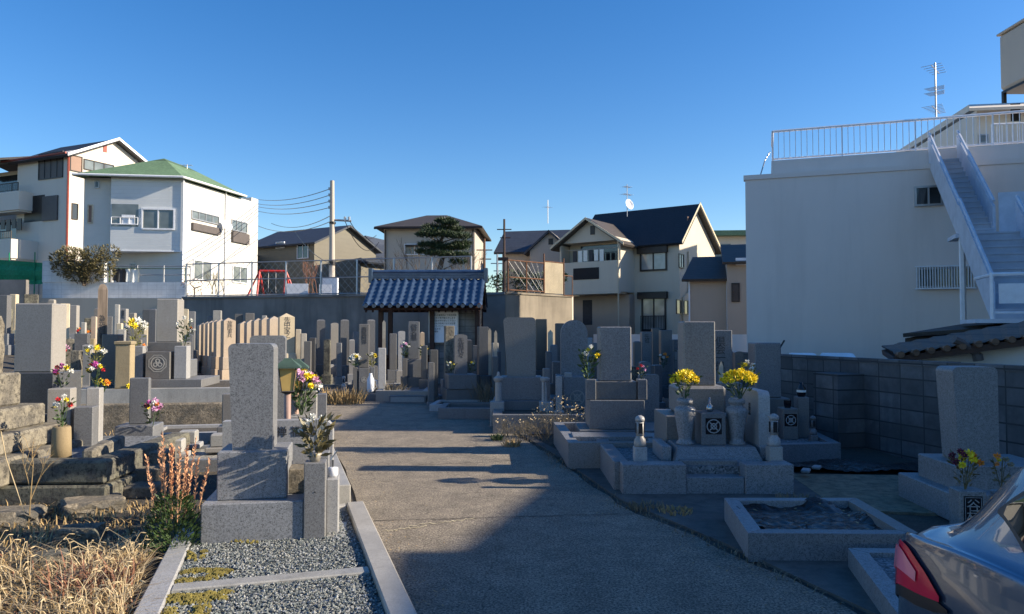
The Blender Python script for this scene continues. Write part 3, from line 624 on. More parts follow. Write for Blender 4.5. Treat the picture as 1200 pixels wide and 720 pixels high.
m=MB().box(ax+.2,ax+3.5,-8.9,-8.86,z7-4.8,z7-4.15).tube((ax+.0,-8.9,z7-3.98),(ax+3.6,-8.9,z7-3.98),.04).tube((ax,-8.9,z7-5),(ax,-8.9,z7-3.98),.035).tube((ax,-8.9,z7-3.98),(ax,-7.6,z7-3.98),.035).tube((ax,-7.6,z7-5),(ax,-7.6,z7-3.98),.035); obj('landing_railing',m,'white',st)
m=MB(); la,lz=h.hit('f',-8.2,1163,374); lb,lt=h.hit('f',-8.2,1163,322)
m.box(la+.12,la+3,-8.22,-8.18,lz+.3,lt-.18).tube((la,-8.2,lt),(la+3,-8.2,lt),.04).tube((la,-8.2,lz),(la,-8.2,lt),.035).tube((la,-8.2,lz+.12),(la+3,-8.2,lz+.12),.025).tube((la,-8.2,lt),(la,-7.0,lt),.035)
obj('landing_railing',m,'white',st); obj('landing',MB().box(la-.3,la+3,-8.25,-7.0,lz-.08,lz),'white_st',st)
m=MB().box(ax+1.3,ax+6,-6.9,-6.86,z7-2.3,z7-1.4).tube((ax+1.3,-6.9,z7-1.2),(ax+6,-6.9,z7-1.2),.04).tube((ax+1.3,-6.9,z7-1.2),(ax+.95,-4.7,z7-1.2),.04)
for i in range(14): m.tube((ax+1.3+i*.3,-6.9,z7-2.5),(ax+1.3+i*.3,-6.9,z7-1.2),.012,n=4)
obj('landing_railing',m,'white',st); obj('landing',MB().box(ax+1.0,ax+6,-6.9,-5,z7-2.6,z7-2.5),'white_st',st)
antenna('tall rooftop antenna with two long aerials beside the white stairs',P(1097,140,22.8),1.75,[(1.55,.95,5),(.95,.35,5),(.8,.35,5),(.3,1.0,7)])
# ---- apartment behind, plus an unseen wing added beyond the frame to shade the lane
h=House('cream_apartment','cream apartment building behind the big building with white upper railings','apartment',1150,33,-8,0)
_,zt=h.hit('f',0,1180,112); h.p('wall',MB().box(0,14,0,12,0,zt-.6),'wall_cream'); 
m=MB(); m.slab([(-.7,-.9,zt-.75),(14,-.9,zt-.75),(14,1.2,zt),(.2,1.2,zt)],.12); m.box(.2,14,1.2,12,zt-.3,zt); h.p('roof',m,'wall_cream')
m=MB(); railing(m,(0,-1.3,zt-2.6),(12,-1.3,zt-2.6),1.0,.2,.02,.04); h.p('balcony_rail',m,'white'); h.p('balcony',MB().box(-.4,12,-1.4,-.02,zt-3.0,zt-2.65),'wall_cream')
h.win('f',0,1147,1158,158,168,0,'alu','glass_g'); h.dark('f',0,1184,1196,122,142,'window_box')
wt=thing('water_tank','tall pale rooftop water tank box at the top right corner','water tank',P(1215,106,34),0)
obj('tank',MB().cb(-1.05,1.6,-1,1,.25,2.9,.12),'wall_grey',wt); obj('tank_lid',MB().cb(-1.12,1.67,-1.07,1.07,2.9,3.0,.03),'wall_grey',wt); obj('tank_frame',MB().box(-1.0,1.55,-.95,.95,.12,.24).box(-1.0,-.85,-.95,-.8,-.6,.12).box(1.3,1.45,-.95,-.8,-.6,.12).box(-1.0,-.85,.8,.95,-.6,.12),'frame_d',wt); obj('valve',MB().lathe([(.12,2.9),(.12,3.1),(.2,3.12),(.1,3.3)],-.2,-.6,10),'steel',wt)
obj('pipe',MB().path([(-.5,-1.05,-.3),(-.5,-1.05,1.2),(-.2,-1.05,1.4),(-.2,-1.05,2.9)],.06),'frame_d',wt)
wing=thing('shade_wing','unseen long cream wing added beyond the right edge to shade the lane','apartment',(16.0,0,-.5),0)
WA,WB,WC=8.7,7.15,7.66  # roof heights of the added wing, set by where its shadow edges fall
obj('wall',MB().box(0,9,11.6,21.0,0,WA+.5).box(0,9,7.5,11.6,0,WB+.5).prism([(4.95,0),(7.5,0),(7.5,WB+.5),(4.95,WB+.86)],'x',0,9).box(0,9,-16,4.95,0,WC+.55),'wall_cream',wing)
# ================================================================ PAVILION
pv=thing('tiled_pavilion','open wooden shelter with blue grey tiled roof in front of the back wall','pavilion',(P(500,0,23.2).x,23.2,0),-2)
pxm=lambda x,Y=23.2:P(x,0,Y).x-pv.location.x
x0,x1=pxm(431),pxm(567); ze=P(500,360,22.7).z; zr=P(500,331,24).z+.1
k=N('glazed_blue_tiles'); f=k.noise(3,4,.7); M['kawara']=k.done(k.ramp(f,.3,.7,(.03,.055,.11),(.07,.11,.18)),.2,0,.8)
def tile_roof(xa,xb,ya,yb,za,zb_,sp=.245,rows=7):
    n=int((xb-xa)/sp*8); m=MB(); vs=[]; 
    ny=rows*2
    for j in range(ny+1):
        r=j//2; t=(r+(j%2)*.97)/rows if j<ny else 1
        lift=.06*(1-(j%2)) if j<ny else 0
        for i in range(n+1):
            x=xa+(xb-xa)*i/n; u=((x-xa)/sp)%1; hgt=.04*max(0,math.cos((u-.5)*2*math.pi))**.7*1.1-.02*math.cos(u*2*math.pi)
            vs.append((x,ya+(yb-ya)*t,za+(zb_-za)*t+hgt+lift))
    fs=[(j*(n+1)+i,j*(n+1)+i+1,(j+1)*(n+1)+i+1,(j+1)*(n+1)+i) for j in range(ny) for i in range(n)]
    return m.add(vs,fs)
obj('roof',tile_roof(x0,x1,-.55,.8,ze,zr),'kawara',pv,True); m=tile_roof(x0,x1,2.15,.8,ze,zr); obj('roof',m,'kawara',pv,True)
obj('roof_deck',MB().slab([(x0+.04,-.5,ze-.03),(x1-.04,-.5,ze-.03),(x1-.04,.8,zr-.05),(x0+.04,.8,zr-.05)],.08).slab([(x1-.04,2.1,ze-.03),(x0+.04,2.1,ze-.03),(x0+.04,.8,zr-.05),(x1-.04,.8,zr-.05)],.08),'wood',pv)
m=MB(); 
for i in range(4): m.cb(x0-.02,x1+.02,.68+.02*i,.92-.02*i,zr+.0+.05*i,zr+.045+.05*i,.01)
m.tube((x0-.04,.8,zr+.23),(x1+.04,.8,zr+.23),.07,n=8).box(x0-.08,x0+.03,.62,.98,zr-.12,zr+.34).box(x1-.03,x1+.08,.62,.98,zr-.12,zr+.34); obj('ridge',m,'kawara',pv)
m=MB(); 
n=int((x1-x0)/.245)
for i in range(n+1): m.tube((x0+.12+i*.245,-.6,ze+.03),(x0+.12+i*.245,-.52,ze+.03),.06,n=8)
obj('eave_tile',m,'kawara',pv)
for x in (pxm(447),pxm(507),x1-.2): obj('post',MB().box(x-.07,x+.07,.1,.24,0,ze+.25),'wood',pv)
for x in (pxm(447),x1-.2): obj('post',MB().box(x-.07,x+.07,1.6,1.74,0,ze+.25),'wood',pv)
obj('beam',MB().box(x0+.2,x1-.05,.08,.26,ze-.02,ze+.14).box(x0+.2,x1-.05,1.58,1.76,ze-.02,ze+.14),'wood',pv)
m=MB(); 
for i in range(18): x=x0+.1+i*(x1-x0-.2)/17; m.slab([(x-.025,-.48,ze-.12),(x+.025,-.48,ze-.12),(x+.025,.8,zr-.14),(x-.025,.8,zr-.14)],.05)
obj('rafter',m,'wood',pv)
obj('bench_rail',MB().box(pxm(441),pxm(512),.3,.62,.82,.9).box(pxm(441),pxm(512),.5,.56,.3,.8),'wood',pv)
M['blk_p']=blocks('pavilion_block_wall',(.32,.31,.29),.4,.2,.45,False,.3)
obj('back_panel',MB().box(pxm(508)+.02,x1-.1,.28,.42,0,ze+.05),'blk_p',pv)
nb=thing('notice_board','white framed notice board with lines of small print on the pavilion','notice board',pv.matrix_world@Vector((0,0,0)) if 0 else (P(521,0,23.38).x,23.38,P(521,401,23.38).z),-2)
W2=33/F*23.3/2; H2=P(0,366,23.38).z-P(0,401,23.38).z
obj('board',MB().box(-W2,W2,-.02,.02,0,H2),plain('white_notice_sheet',(.92,.93,.95),.5,0,.03),nb); obj('board_frame',MB().box(-W2-.03,-W2,-.03,.03,-.03,H2+.03).box(W2,W2+.03,-.03,.03,-.03,H2+.03).box(-W2,W2,-.03,.03,-.03,0).box(-W2,W2,-.03,.03,H2,H2+.03),'alu',nb)
lines=['お知らせ墓地内にて供花供物','はカラス等が散らかします','ので必ず持ち帰って下さい','また火の始末には十分注意','してください','水を大切','管理地','','　　　　　　　　共有','　　　　　　　　墓地']
for i,s in enumerate(lines):
    if s: text('lettering',s,.062,'carve_d',nb,(0 if len(s)>9 else -W2+.04*len(s)+.06,-.024,H2-.1-i*.085),False)
# ================================================================ FLOWERS
def petalball(r,n=26,flat=.7):
    m=MB(); 
    for i in range(n):
        z=1-2*(i+.5)/n; t=i*2.399; q=math.sqrt(1-z*z); d=Vector((math.cos(t)*q,math.sin(t)*q,z*flat)); m.leaf(d*r*.15,d,r,r*.55)
    return m
BM={}
def blossom(col,r):
    kx=(col,round(r,3))
    if kx not in BM: BM[kx]=petalball(r).mesh('blossom',col)
    return BM[kx]
def bouquet(label,loc,h,wd,cols,n=9,leaf='leaf',nl=70,group='flower bouquets on the graves',br=None,far=False,ll=.09,lean=0):
    t=thing('flower_bouquet',label,'flowers',loc,rnd.uniform(0,360),group); m=MB(); s=MB()
    for i in range(nl):
        a=rnd.uniform(0,6.28); rr=wd*.5*math.sqrt(rnd.random()); f=rnd.random(); z=h*(.05+.8*f); c=Vector((math.cos(a)*rr*(.3+.7*f),math.sin(a)*rr*(.3+.7*f),z))
        m.leaf(c,(math.cos(a)*.7,math.sin(a)*.7,rnd.uniform(.1,1)),ll*rnd.uniform(.6,1.2),ll*.35)
    for i in range(max(5,n//2)): 
        a=rnd.uniform(0,6.28); s.tube((0,0,-.02),(math.cos(a)*wd*.35,math.sin(a)*wd*.35,h*.85),.003,n=4)
    obj('leaves',m,leaf,t); obj('stems',s,leaf,t)
    br=br or wd*.15
    for i in range(n):
        c=cols[i%len(cols)]; a=2.4*i+rnd.uniform(-.3,.3); rr=wd*.46*math.sqrt((i+.4)/n); z=h*(1-.35*((i+.5)/n))+rnd.uniform(-.03,.03)*h
        o=obj('blossom',blossom(c,br),None,t); o.location=(math.cos(a)*rr,math.sin(a)*rr,z); o.rotation_euler=(rnd.uniform(-.5,.5),rnd.uniform(-.5,.5),0); sc=rnd.uniform(.8,1.2); o.scale=(sc,sc,sc)
    return t
# ================================================================ GRAVES
def shaft_mesh(w,d,z0,z1,top='flat'):
    m=MB(); h=w/2; g=d/2
    if top=='flat': m.cb(-h,h,-g,g,z0,z1,.012)
    elif top=='round':
        pts=[(-h,z0),(h,z0)]+[(h*math.cos(a),z1-w*.16+w*.16*math.sin(a)) for a in [math.pi*i/10 for i in range(11)]]; m.prism(pts,'y',-g,g)
    elif top=='arch':
        pts=[(-h,z0),(h,z0)]+[(h*math.cos(a),z1-h+h*math.sin(a)) for a in [math.pi*i/12 for i in range(13)]]; m.prism(pts,'y',-g,g)
    elif top=='corner':
        r=w*.14; pts=[(-h,z0),(h,z0)]+[(h-r+r*math.cos(a),z1-r+r*math.sin(a)) for a in [math.pi/2*i/5 for i in range(6)]]+[(-h+r*math.cos(a),z1-r+r*math.sin(a)) for a in [math.pi/2+math.pi/2*i/5 for i in range(6)]]; m.prism(pts,'y',-g,g)
    elif top=='point':
        p=w*.28; m.box(-h,h,-g,g,z0,z1-p); m.add([(-h,-g,z1-p+.001),(h,-g,z1-p+.001),(h,g,z1-p+.001),(-h,g,z1-p+.001),(0,0,z1)],[(0,1,4),(1,2,4),(2,3,4),(3,0,4),(3,2,1,0)])
    elif top=='dome':
        p=w*.2; b=[(-h,-g),(h,-g),(h,g),(-h,g)]; L=[[(x,y,z0) for x,y in b],[(x,y,z1-p) for x,y in b],[(x*.85,y*.85,z1-p*.35) for x,y in b],[(x*.45,y*.45,z1) for x,y in b]]
        for i in range(3): m.hull(L[i],L[i+1])
    elif top=='rough':
        bm=bmesh.new(); bmesh.ops.create_cube(bm,size=1); bmesh.ops.subdivide_edges(bm,edges=bm.edges[:],cuts=4,use_grid_fill=True)
        for v in bm.verts:
            x,y,z=v.co; tp=1-.3*max(0,z)**2*2; v.co=Vector((x*w*tp+rnd.uniform(-.02,.02)*w*2,y*d*tp+rnd.uniform(-.02,.02)*w*2,z0+(z+.5)*(z1-z0)+(rnd.uniform(-.02,.02) if abs(z)<.49 else 0)))
        bm.verts.index_update(); m.add([v.co[:] for v in bm.verts],[[v.index for v in f.verts] for f in bm.faces]); bm.free()
    return m
def crest(parent,x,y,z,r,mat='carve_d',kind=0,ring=True):
    m=MB(); n=20
    def an(cx,cz,a,b,y0,y1,t0=0,t1=2*math.pi):
        k_=int(n*(t1-t0)/(2*math.pi))+1; vs=[]; 
        for i in range(k_+1):
            t=t0+(t1-t0)*i/k_
            for rr in (a,b):
                for yy in (y0,y1): vs.append((cx+rr*math.cos(t),yy,cz+rr*math.sin(t)))
        fs=[]
        for i in range(k_):
            p=i*4;q=p+4; fs+=[(p,q,q+2,p+2),(p+1,p+3,q+3,q+1),(p,p+1,q+1,q),(p+2,q+2,q+3,p+3)]
        m.add(vs,fs)
    an(x,z,r*.86,r,y-.004,y)
    if kind==0:
        for i in range(3): a=math.pi/2+i*2.094; an(x+r*.38*math.cos(a),z+r*.38*math.sin(a),r*.18,r*.34,y-.004,y)
    elif kind==1:
        for a in (.785,2.356): 
            dx,dz=math.cos(a)*r*.8,math.sin(a)*r*.8; px_,pz_=-math.sin(a)*r*.08,math.cos(a)*r*.08
            yy=y-.004-.0008*(a>2)
            m.add([(x-dx-px_,yy,z-dz-pz_),(x+dx-px_,yy,z+dz-pz_),(x+dx+px_,yy,z+dz+pz_),(x-dx+px_,yy,z-dz+pz_)],[(0,1,2,3)])
        an(x,z,r*.3,r*.45,y-.006,y)
    else:
        for i in range(5): a=math.pi/2+i*1.2566; an(x+r*.45*math.cos(a),z+r*.45*math.sin(a),0,r*.2,y-.004,y)
    return obj('crest',m,mat,parent)
def tomb(label,px,yt,Y,wpx,mat='gran_m',top='flat',rot=3,zb=None,group=None,depth=1,vases=False,box=False,txt=None,sh=(.17,.19),lean=0,bmat=None,tmat='carve_d',wide=(2.25,1.6),tz=.9,ts=None):
    X=(px-600)/F*Y; zt=P(px,yt,Y).z; w=wpx/F*Y; z0=gz(X,Y)-.03 if zb is None else zb; H=zt-z0
    t=thing('gravestone',label,'gravestone',(X,Y+w*.5*depth,z0),rot,group,lean); a,b=H*sh[0],H*(sh[0]+sh[1]); bm_=bmat or mat
    if a>0: obj('lower_base',MB().cb(-w*wide[0]/2,w*wide[0]/2,-w*wide[0]/2*depth**.3,w*wide[0]/2,0,a,.01),bm_,t)
    if b>a: obj('upper_base',MB().cb(-w*wide[1]/2,w*wide[1]/2,-w*wide[1]/2,w*wide[1]/2,a,b,.01),bm_,t)
    obj('shaft',shaft_mesh(w,w*depth,b,H,top),mat,t)
    if txt: text('inscription',txt,(ts or w*.52),tmat,t,(0,-w*depth/2-.003,H-(ts or w*.52)*len(txt)*.5*tz-w*.22))
    f=-w*1.15-w*.28
    if vases:
        for s_ in (-1,1):
            obj('vase_stand',MB().cb(s_*w*.82-w*.2,s_*w*.82+w*.2,f,f+w*.4,0,b+w*.1,.006),bm_,t)
    if box:
        obj('incense_box',MB().cb(-w*.48,w*.48,f-w*.05,f+w*.5,0,b,.006),bm_,t); crest(t,0,f-w*.05-.001,b*.55,w*.27,'gran_w',rnd.choice((0,1,2)))
    return t
def at(t,x,y,z):
    a=t.rotation_euler.z; return (t.location.x+x*math.cos(a)-y*math.sin(a),t.location.y+x*math.sin(a)+y*math.cos(a),t.location.z+z)
gB='old gravestones crowded at the back left'
# -- far left and back left cluster
tomb('narrow cream gravestone at the far left edge below the dark board fence',14,345,22,7,'cream','flat',5,group=gB)
tomb('grey stone with a slanting top beside the cream stone at the far left edge',3,346,19,9,'gran_m','flat',5,group=gB)
tomb('dark stone with cream side peeking above the big grey headstone',32,345,21,14,'gran_b','flat',28,group=gB)
tomb('small white stone tip just above the right shoulder of the big grey headstone',59,351,22,6,'gran_w','dome',8,group=gB)
tomb('tall cream stone close behind the right edge of the big grey headstone',73,356,19,10,'cream','flat',30,group=gB)
tomb('pale bluish stone standing alone against the brown footing of the block wall',85,358,23,8,'gran_l','flat',8,group=gB)
tomb('tiny white stone right of the pale bluish stone at the back left',97,378,18.5,5,'gran_w','flat',12,group=gB)
tomb('short dark square stone left of the wooden memorial post',102,373,20,8,'gran_b','flat',15,group=gB)
tomb('rounded pinkish stone left of the wooden memorial post',109,371,19,5,'pink','round',10,group=gB)
tomb('dark stone with bright cream side and white cap left of the wooden post',113,361,21,9,'gran_d','dome',30,group=gB)
tomb('dark flat fronted stone with an engraved white side left of the gold flowers',93,391,16,14,'gran_d','flat',18,group=gB)
tomb('squat old brown capped stone leaning above the left flower vases',88,411,12,10,'gran_o','flat',8,group=gB,zb=.3)
tomb('narrow grey stone in the gap right of the big grey headstone',67,376,15,8,'gran_l','flat',12,group=gB)
tomb('thin engraved white slab right behind the wooden memorial post',136,357,22,5,'gran_w','flat',14,group=gB)
tomb('pale grey stone with dark lettering second right of the wooden post',143.5,362,23,7.5,'gran_l','flat',6,group=gB,txt='南無仏')
tomb('small white stone with a pale panel low against the footing wall',154,367,24,6.5,'gran_w','flat',4,group=gB)
tomb('dark stone with wide cream sunlit side behind the tan column',158,376,18.5,10,'gran_b','flat',32,group=gB)
tomb('low dark stone with yellow side just above the tan column',151,384,16.5,8,'gran_d','flat',32,group=gB)
tomb('dark blue stone behind the left white bouquet of the crested grave',171,363,21,9,'gran_d','flat',10,group=gB)
tomb('white capped stone peeking left of the crested grave headstone',178,362,19.5,7,'gran_m','dome',8,group=gB)
tomb('small cream block stone with round cap beside the wooden post',139,379,17.5,6,'cream','flat',10,group=gB)
tomb('short pale stone with broken corner right of the wooden post foot',141,386,16,8,'gran_w','flat',20,group=gB)
tomb('slim cream stone right behind the crested grave headstone',216,362,20,6,'cream','round',15,group=gB)
tomb('dark fronted stone with bright side between crested grave and pink row',223,365,21,8,'gran_m','flat',18,group=gB)
tomb('stone block peeking above the left pink row of soldiers graves',253,364,25,9,'gran_w','flat',14,group=gB)
tomb('grey stone peeking low above the left part of the pink row',246,371,25,8,'gran_m','flat',10,group=gB)
tomb('grey dark stone standing between the two pink rows',278,368,25.5,9,'gran_d','flat',20,group=gB)
tomb('flat grey stone with white side just right of the gap between pink rows',291,367,25.5,10,'gran_m','flat',18,group=gB)
tomb('small capped stone peeking over the middle of the right pink row',309,370,26,5,'gran_w','flat',8,group=gB)
for i,(px,yt,Y) in enumerate([(62,384,14.5),(80,397,17.5),(120,398,15),(165,392,17),(101,404,13.8),(60,402,17)]):
    tomb(['small lichen stained stone half hidden behind the grey headstone','short grey stone among the flowers behind the leaning brown stone','low dark stone at the foot of the wooden post','low grey stone left of the crested grave bouquet','small rounded stone above the left pair of bouquets','low pale stone in the shade right of the big grey headstone'][i],px,yt,Y,9,rnd.choice(['gran_o','gran_l','gran_m']),rnd.choice(['flat','round','dome']),rnd.uniform(5,25),group=gB)
# soldier rows facing the sun
gP='pink granite soldier graves in two rows'
ords=['first and nearest','second','third','fourth','fifth','sixth and farthest']
for i,(px,yt,Y) in enumerate([(265,372.5,18.8),(256.5,374,19.4),(251,375,20.0),(246,376,20.6),(241,377,21.2),(236,378.5,21.8)]):
    tomb(f'pointed pink granite gravestone, {ords[i]} of the left row',px,yt,Y,13.5*18.8/Y,'pink','point',36,zb=.38,group=gP,sh=(.18,.2),wide=(1.35,1.2),txt='故陸軍兵' if i==0 else None,tmat='carve_d',ts=.13)
for i,(px,yt,Y) in enumerate([(333,367,19.5),(319,370.5,20.1),(309.5,371.5,20.7),(300.5,373,21.3),(292,375,21.9),(284,376.5,22.5)]):
    tomb(f'pointed pink granite gravestone, {ords[i]} of the right row',px,yt,Y,(17 if i==0 else 14)*19.5/Y,'pink' if i else 'cream','point',24 if i==0 else 34,zb=.42,group=gP,sh=(.18,.2),wide=(1.35,1.2),txt='先中家之' if i==0 else None,ts=.17)
# row base slabs
for nm,a,b in (('long low stone plinth under the left pink row',(P(287,0,18.3).x,18.3),(P(236,0,22.2).x,22.2)),('long low stone plinth under the right pink row',(P(346,0,19).x,19),(P(287,0,23).x,23))):
    an=math.degrees(math.atan2(b[1]-a[1],b[0]-a[0])); t=thing('grave_plinth',nm,'plinth',(a[0],a[1],.2),an,'plinths under the pink rows'); L=math.hypot(b[0]-a[0],b[1]-a[1])
    obj('slab',MB().cb(-.3,L,-.1,.95,0,.2),'pink',t)
# wooden post memorial
t=thing('memorial_post','tall weathered wooden memorial post with rounded top on a grey block','memorial post',(P(127,0,13).x,13,.3),25)
m=MB(); zz=P(127,333,13).z-.3; m.lathe([(.1,.9),(.1,zz-.2),(.098,zz-.1),(.07,zz-.03),(.03,zz)],n=4); m.v=[(x*1.0,y*1.0,z) for x,y,z in m.v]
obj('post',m,'woodg',t); obj('base',MB().cb(-.16,.2,-.16,.16,0,.95),'gran_m',t); text('inscription','為先祖供養',.1,'carve_d',t,(0,-.0725,zz-.75)).rotation_euler=(R(90),0,0)
t=tomb('tan sandstone column with flared cap left of the crested grave',143,400,11.8,17,'tan','flat',10,zb=.42,sh=(.02,.27),wide=(1.6,1.45))
obj('cap',MB().cb(-.13,.13,-.13,.13,P(0,404,11.8).z-.42,P(0,401,11.8).z-.41),'tan',t)
tomb('smooth grey block stone behind the tan column',128,392,12.8,18,'gran_m','flat',8,sh=(.0,.0),zb=.3)
tomb('grey slab with white characters on its side right of the tan column',154,417,12.6,9,'gran_m','flat',12,sh=(0,0),zb=.35)
# crested grave
t=thing('gravestone','tall pale gravestone above a crested incense box and grey side posts','gravestone',(P(196,0,12.6).x,12.9,.72),8)
zz=P(196,350,12.6).z-.72; w_=.35
obj('shaft',shaft_mesh(w_,w_,.72,zz,'flat'),'gran_l',t); obj('upper_base',MB().cb(-.28,.28,-.26,.26,.42,.72),'gran_m',t); obj('lower_base',MB().cb(-.36,.36,-.2,.36,.12,.42),'gran_m',t); obj('plinth',MB().cb(-.62,.72,-.75,.45,-.02,.12),'gran_m',t)
obj('incense_box',MB().cb(-.18,.2,-.66,-.3,.12,.57),'gran_m',t); crest(t,.01,-.662,.38,.11,'gran_w',0)
m=MB(); r=.135
for i in range(8):
    a=math.pi/8+i*math.pi/4; b=a+math.pi/4; m.add([(.01+r*math.cos(a),-.664,.38+r*math.sin(a)),(.01+r*math.cos(b),-.664,.38+r*math.sin(b)),(.01+r*1.12*math.cos(b),-.664,.38+r*1.12*math.sin(b)),(.01+r*1.12*math.cos(a),-.664,.38+r*1.12*math.sin(a))],[(0,1,2,3)])
obj('crest_border',m,'gran_w',t)
for s_ in (-1,1): obj('vase_stand',MB().cb(.01+s_*.34-.1,.01+s_*.34+.1,-.62,-.4,.12,.66),'gran_l',t)
bouquet('cream and yellow bouquet at the left post of the crested grave',at(t,-.38,-.5,.66),.45,.34,['fw','fy','fw'],10,'leaf_y',60,ll=.07)
bouquet('green leaves with white blooms right of the crested grave headstone',at(t,.38,-.5,.66),.5,.28,['fw'],3,'leaf_d',80,ll=.07)
# plots around it : stone terraces
def plot(label,pts,z0,z1,t=.12,mat='gran_m',fill=None,group='stone kerbed grave plots',fz=.04,cat='grave plot',top=None):
    """kerb ring (4 butted bars) around a quad given counter-clockwise from front-left"""
    P4=[Vector((x,y,0)) for x,y in pts]; c=sum(P4,Vector())/4; e=thing('grave_plot',label,cat,(c.x,c.y,z0),0,group)
    q=[p-c for p in P4]
    def off(i):   # inner corner
        a=(q[i-1]-q[i]).normalized(); b=(q[(i+1)%4]-q[i]).normalized(); s_=abs(a.cross(b).z) or 1; return q[i]+(a+b)*t/s_
    inn=[off(i) for i in range(4)]
    for i in range(4):
        j=(i+1)%4
        if i%2==0: lo=[q[i],q[j],q[j]+(inn[j]-q[j]).project((q[(j+1)%4]-q[j])) if 0 else inn[j],inn[i]]
        else: lo=[q[i],q[j],inn[j],inn[i]]
        g_=.0015; cc=sum(lo,Vector())/4; lo=[p+(cc-p).normalized()*g_ for p in lo]
        h_=z1-z0; m=MB(); lo3=[p+(cc-p).normalized()*.006 for p in lo]
        m.hull([(p.x,p.y,0) for p in lo],[(p.x,p.y,h_-.006) for p in lo]); n_=len(m.v)
        m.f=m.f[:1]+m.f[2:]
        m.add([(p.x,p.y,h_) for p in lo3],[]); m.f.append((n_,n_+1,n_+2,n_+3)); m.f+=[(4+a,4+(a+1)%4,n_+(a+1)%4,n_+a) for a in range(4)]
        obj('kerb',m,mat,e)
    if fill: obj('gravel_bed' if 'gravel' in fill else 'bed',MB().hull([(p.x,p.y,0) for p in inn],[(p.x,p.y,z1-z0-fz) for p in inn]),fill,e)
    return e
k=N('dark_gravel'); v1=k.n('ShaderNodeTexVoronoi'); v1.inputs['Scale'].default_value=55; k.l(k.v,v1.inputs['Vector']); col=k.mix(k.ramp(v1.outputs['Color'],.1,.9),(.035,.04,.045),(.26,.27,.28)); k.bump(v1.outputs['Distance'],-.9,.02); M['gravel']=k.done(col,.8)
k=N('pale_gravel'); v1=k.n('ShaderNodeTexVoronoi'); v1.inputs['Scale'].default_value=45; k.l(k.v,v1.inputs['Vector']); col=k.mix(k.ramp(v1.outputs['Color'],.1,.9),(.12,.115,.10),(.45,.43,.38)); k.bump(v1.outputs['Distance'],-.9,.02); M['gravel_l']=k.done(col,.8)
def rq(cx,cy,w,d,rot):
    a=R(rot); return [(cx+x*math.cos(a)-y*math.sin(a),cy+x*math.sin(a)+y*math.cos(a)) for x,y in ((-w/2,-d/2),(w/2,-d/2),(w/2,d/2),(-w/2,d/2))]
plot('long stone terrace carrying the crested grave and tan column',rq(-5.75,12.9,2.5,2.2,8),.05,.72,.2,'gran_w','dirt',fz=.01)
obj('kerb',MB().cb(-1.28,1.28,-1.25,-1.02,0,.45,.02),'rough',bpy.data.objects[[o.name for o in bpy.data.objects if o.get('label','').startswith('long stone terrace')][0]],label='rough cut lower course of the terrace').rotation_euler=(0,0,R(8))
plot('low terrace under the tan column left of the crested grave',rq(-6.9+.1,12.1,1.1,1.0,8) if 0 else rq(-7.45,12.1,.8,1.4,8),.0,.55,.15,'tan','dirt')
plot('low kerb box between the slab stone and the garden lamp',rq(-4.2,10.6,1.6,1.0,12),0,.26,.12,'gran_l','dirt')
plot('shallow kerb plot behind the dark main grave',rq(-3.5,8.9,1.4,1.2,15),0,.2,.1,'gran_m','gravel_l')
plot('shallow grey gravel pit among the left steps',rq(-5.1,8.6,1.0,.9,10),.0,.34,.1,'gran_w','gravel_l')
plot('pale kerbed pit beside the stone steps',rq(-4.35,7.95,.8,.8,12),0,.16,.09,'gran_w','gravel_l')
# small offering stones
gO='small white block stones between the left plots'
for i,(px,yb,Y) in enumerate([(221,519,9.2),(258,523,9.0),(205,530,8.6)]):
    p=P(px,yb,Y); t=thing('stone_block',['little white squared stone left of the main grave','little white squared stone touching the main grave','small white stone post behind the orange spikes'][i],'stone block',(p.x,Y,max(.12,p.z)),12,gO)
    obj('block',MB().cb(-.1,.1,-.1,.1,0,.15,.015),'gran_w',t); obj('foot',MB().cb(-.15,.15,-.13,.13,-.06,0,.01),'gran_l',t)
# slab stone with bouquet
t=tomb('small upright grey slab on a pale block beside pink flowers',164,443,9.3,22,'gran_m','flat',10,depth=.35,zb=.28,sh=(0,.25),wide=(1,1.9)) 
bouquet('pink purple white and orange bouquet by the small grey slab',at(t,.22,-.25,.2),.3,.24,['fp','fm','fw','fo','fv','fp','fy'],9,'leaf_d',50,ll=.06)
# ---- big grey headstone, old stepped stones at the left
t=thing('gravestone','large broad grey headstone on a dark base at the left edge','gravestone',(P(37,0,8.4).x,8.7,.2),3)
zz=P(43,355,8.4).z-.2; obj('shaft',shaft_mesh(.42,.3,.95,zz,'flat'),'gran_l',t); obj('upper_base',MB().cb(-.30,.30,-.28,.33,.5,.95),'gran_d',t); obj('lower_base',MB().cb(-.5,.5,-.45,.45,0,.5),'gran_m',t)
def oldgrave():
    t=thing('gravestone','massive weathered stepped gravestone crusted with lichen at the far left','gravestone',(-5.36,7.5,.0),1)
    obj('shaft',shaft_mesh(.36,.36,1.19,1.77,'rough'),'gran_o',t)
    for i,(w_,z0,z1) in enumerate(((.58,.86,1.19),(.9,.64,.86),(1.2,.45,.64),(1.5,.2,.45))):
        m=MB().cb(-w_/2,w_/2,-w_/2,w_/2,z0,z1,.02); obj(['upper_base','middle_base','lower_base','plinth'][i],m,'gran_o',t)
    return t
oldgrave()
t=thing('grave_plot','old dark mossy double course stone plot wall at the left','grave plot',(P(130,0,6.9).x,6.95,0),2)
obj('kerb',MB().cb(-2.3,0,0,.22,.21,.42,.02).cb(-.22,0,.225,2.0,.21,.42,.02),'gran_b',t); obj('kerb',MB().cb(-2.3,.03,-.03,.2,-.05,.2,.02).cb(-.2,.03,.205,2.0,-.05,.2,.02),'gran_b',t)
obj('bed',MB().box(-2.3,-.22,.22,2.0,0,.38),'gravel',t)
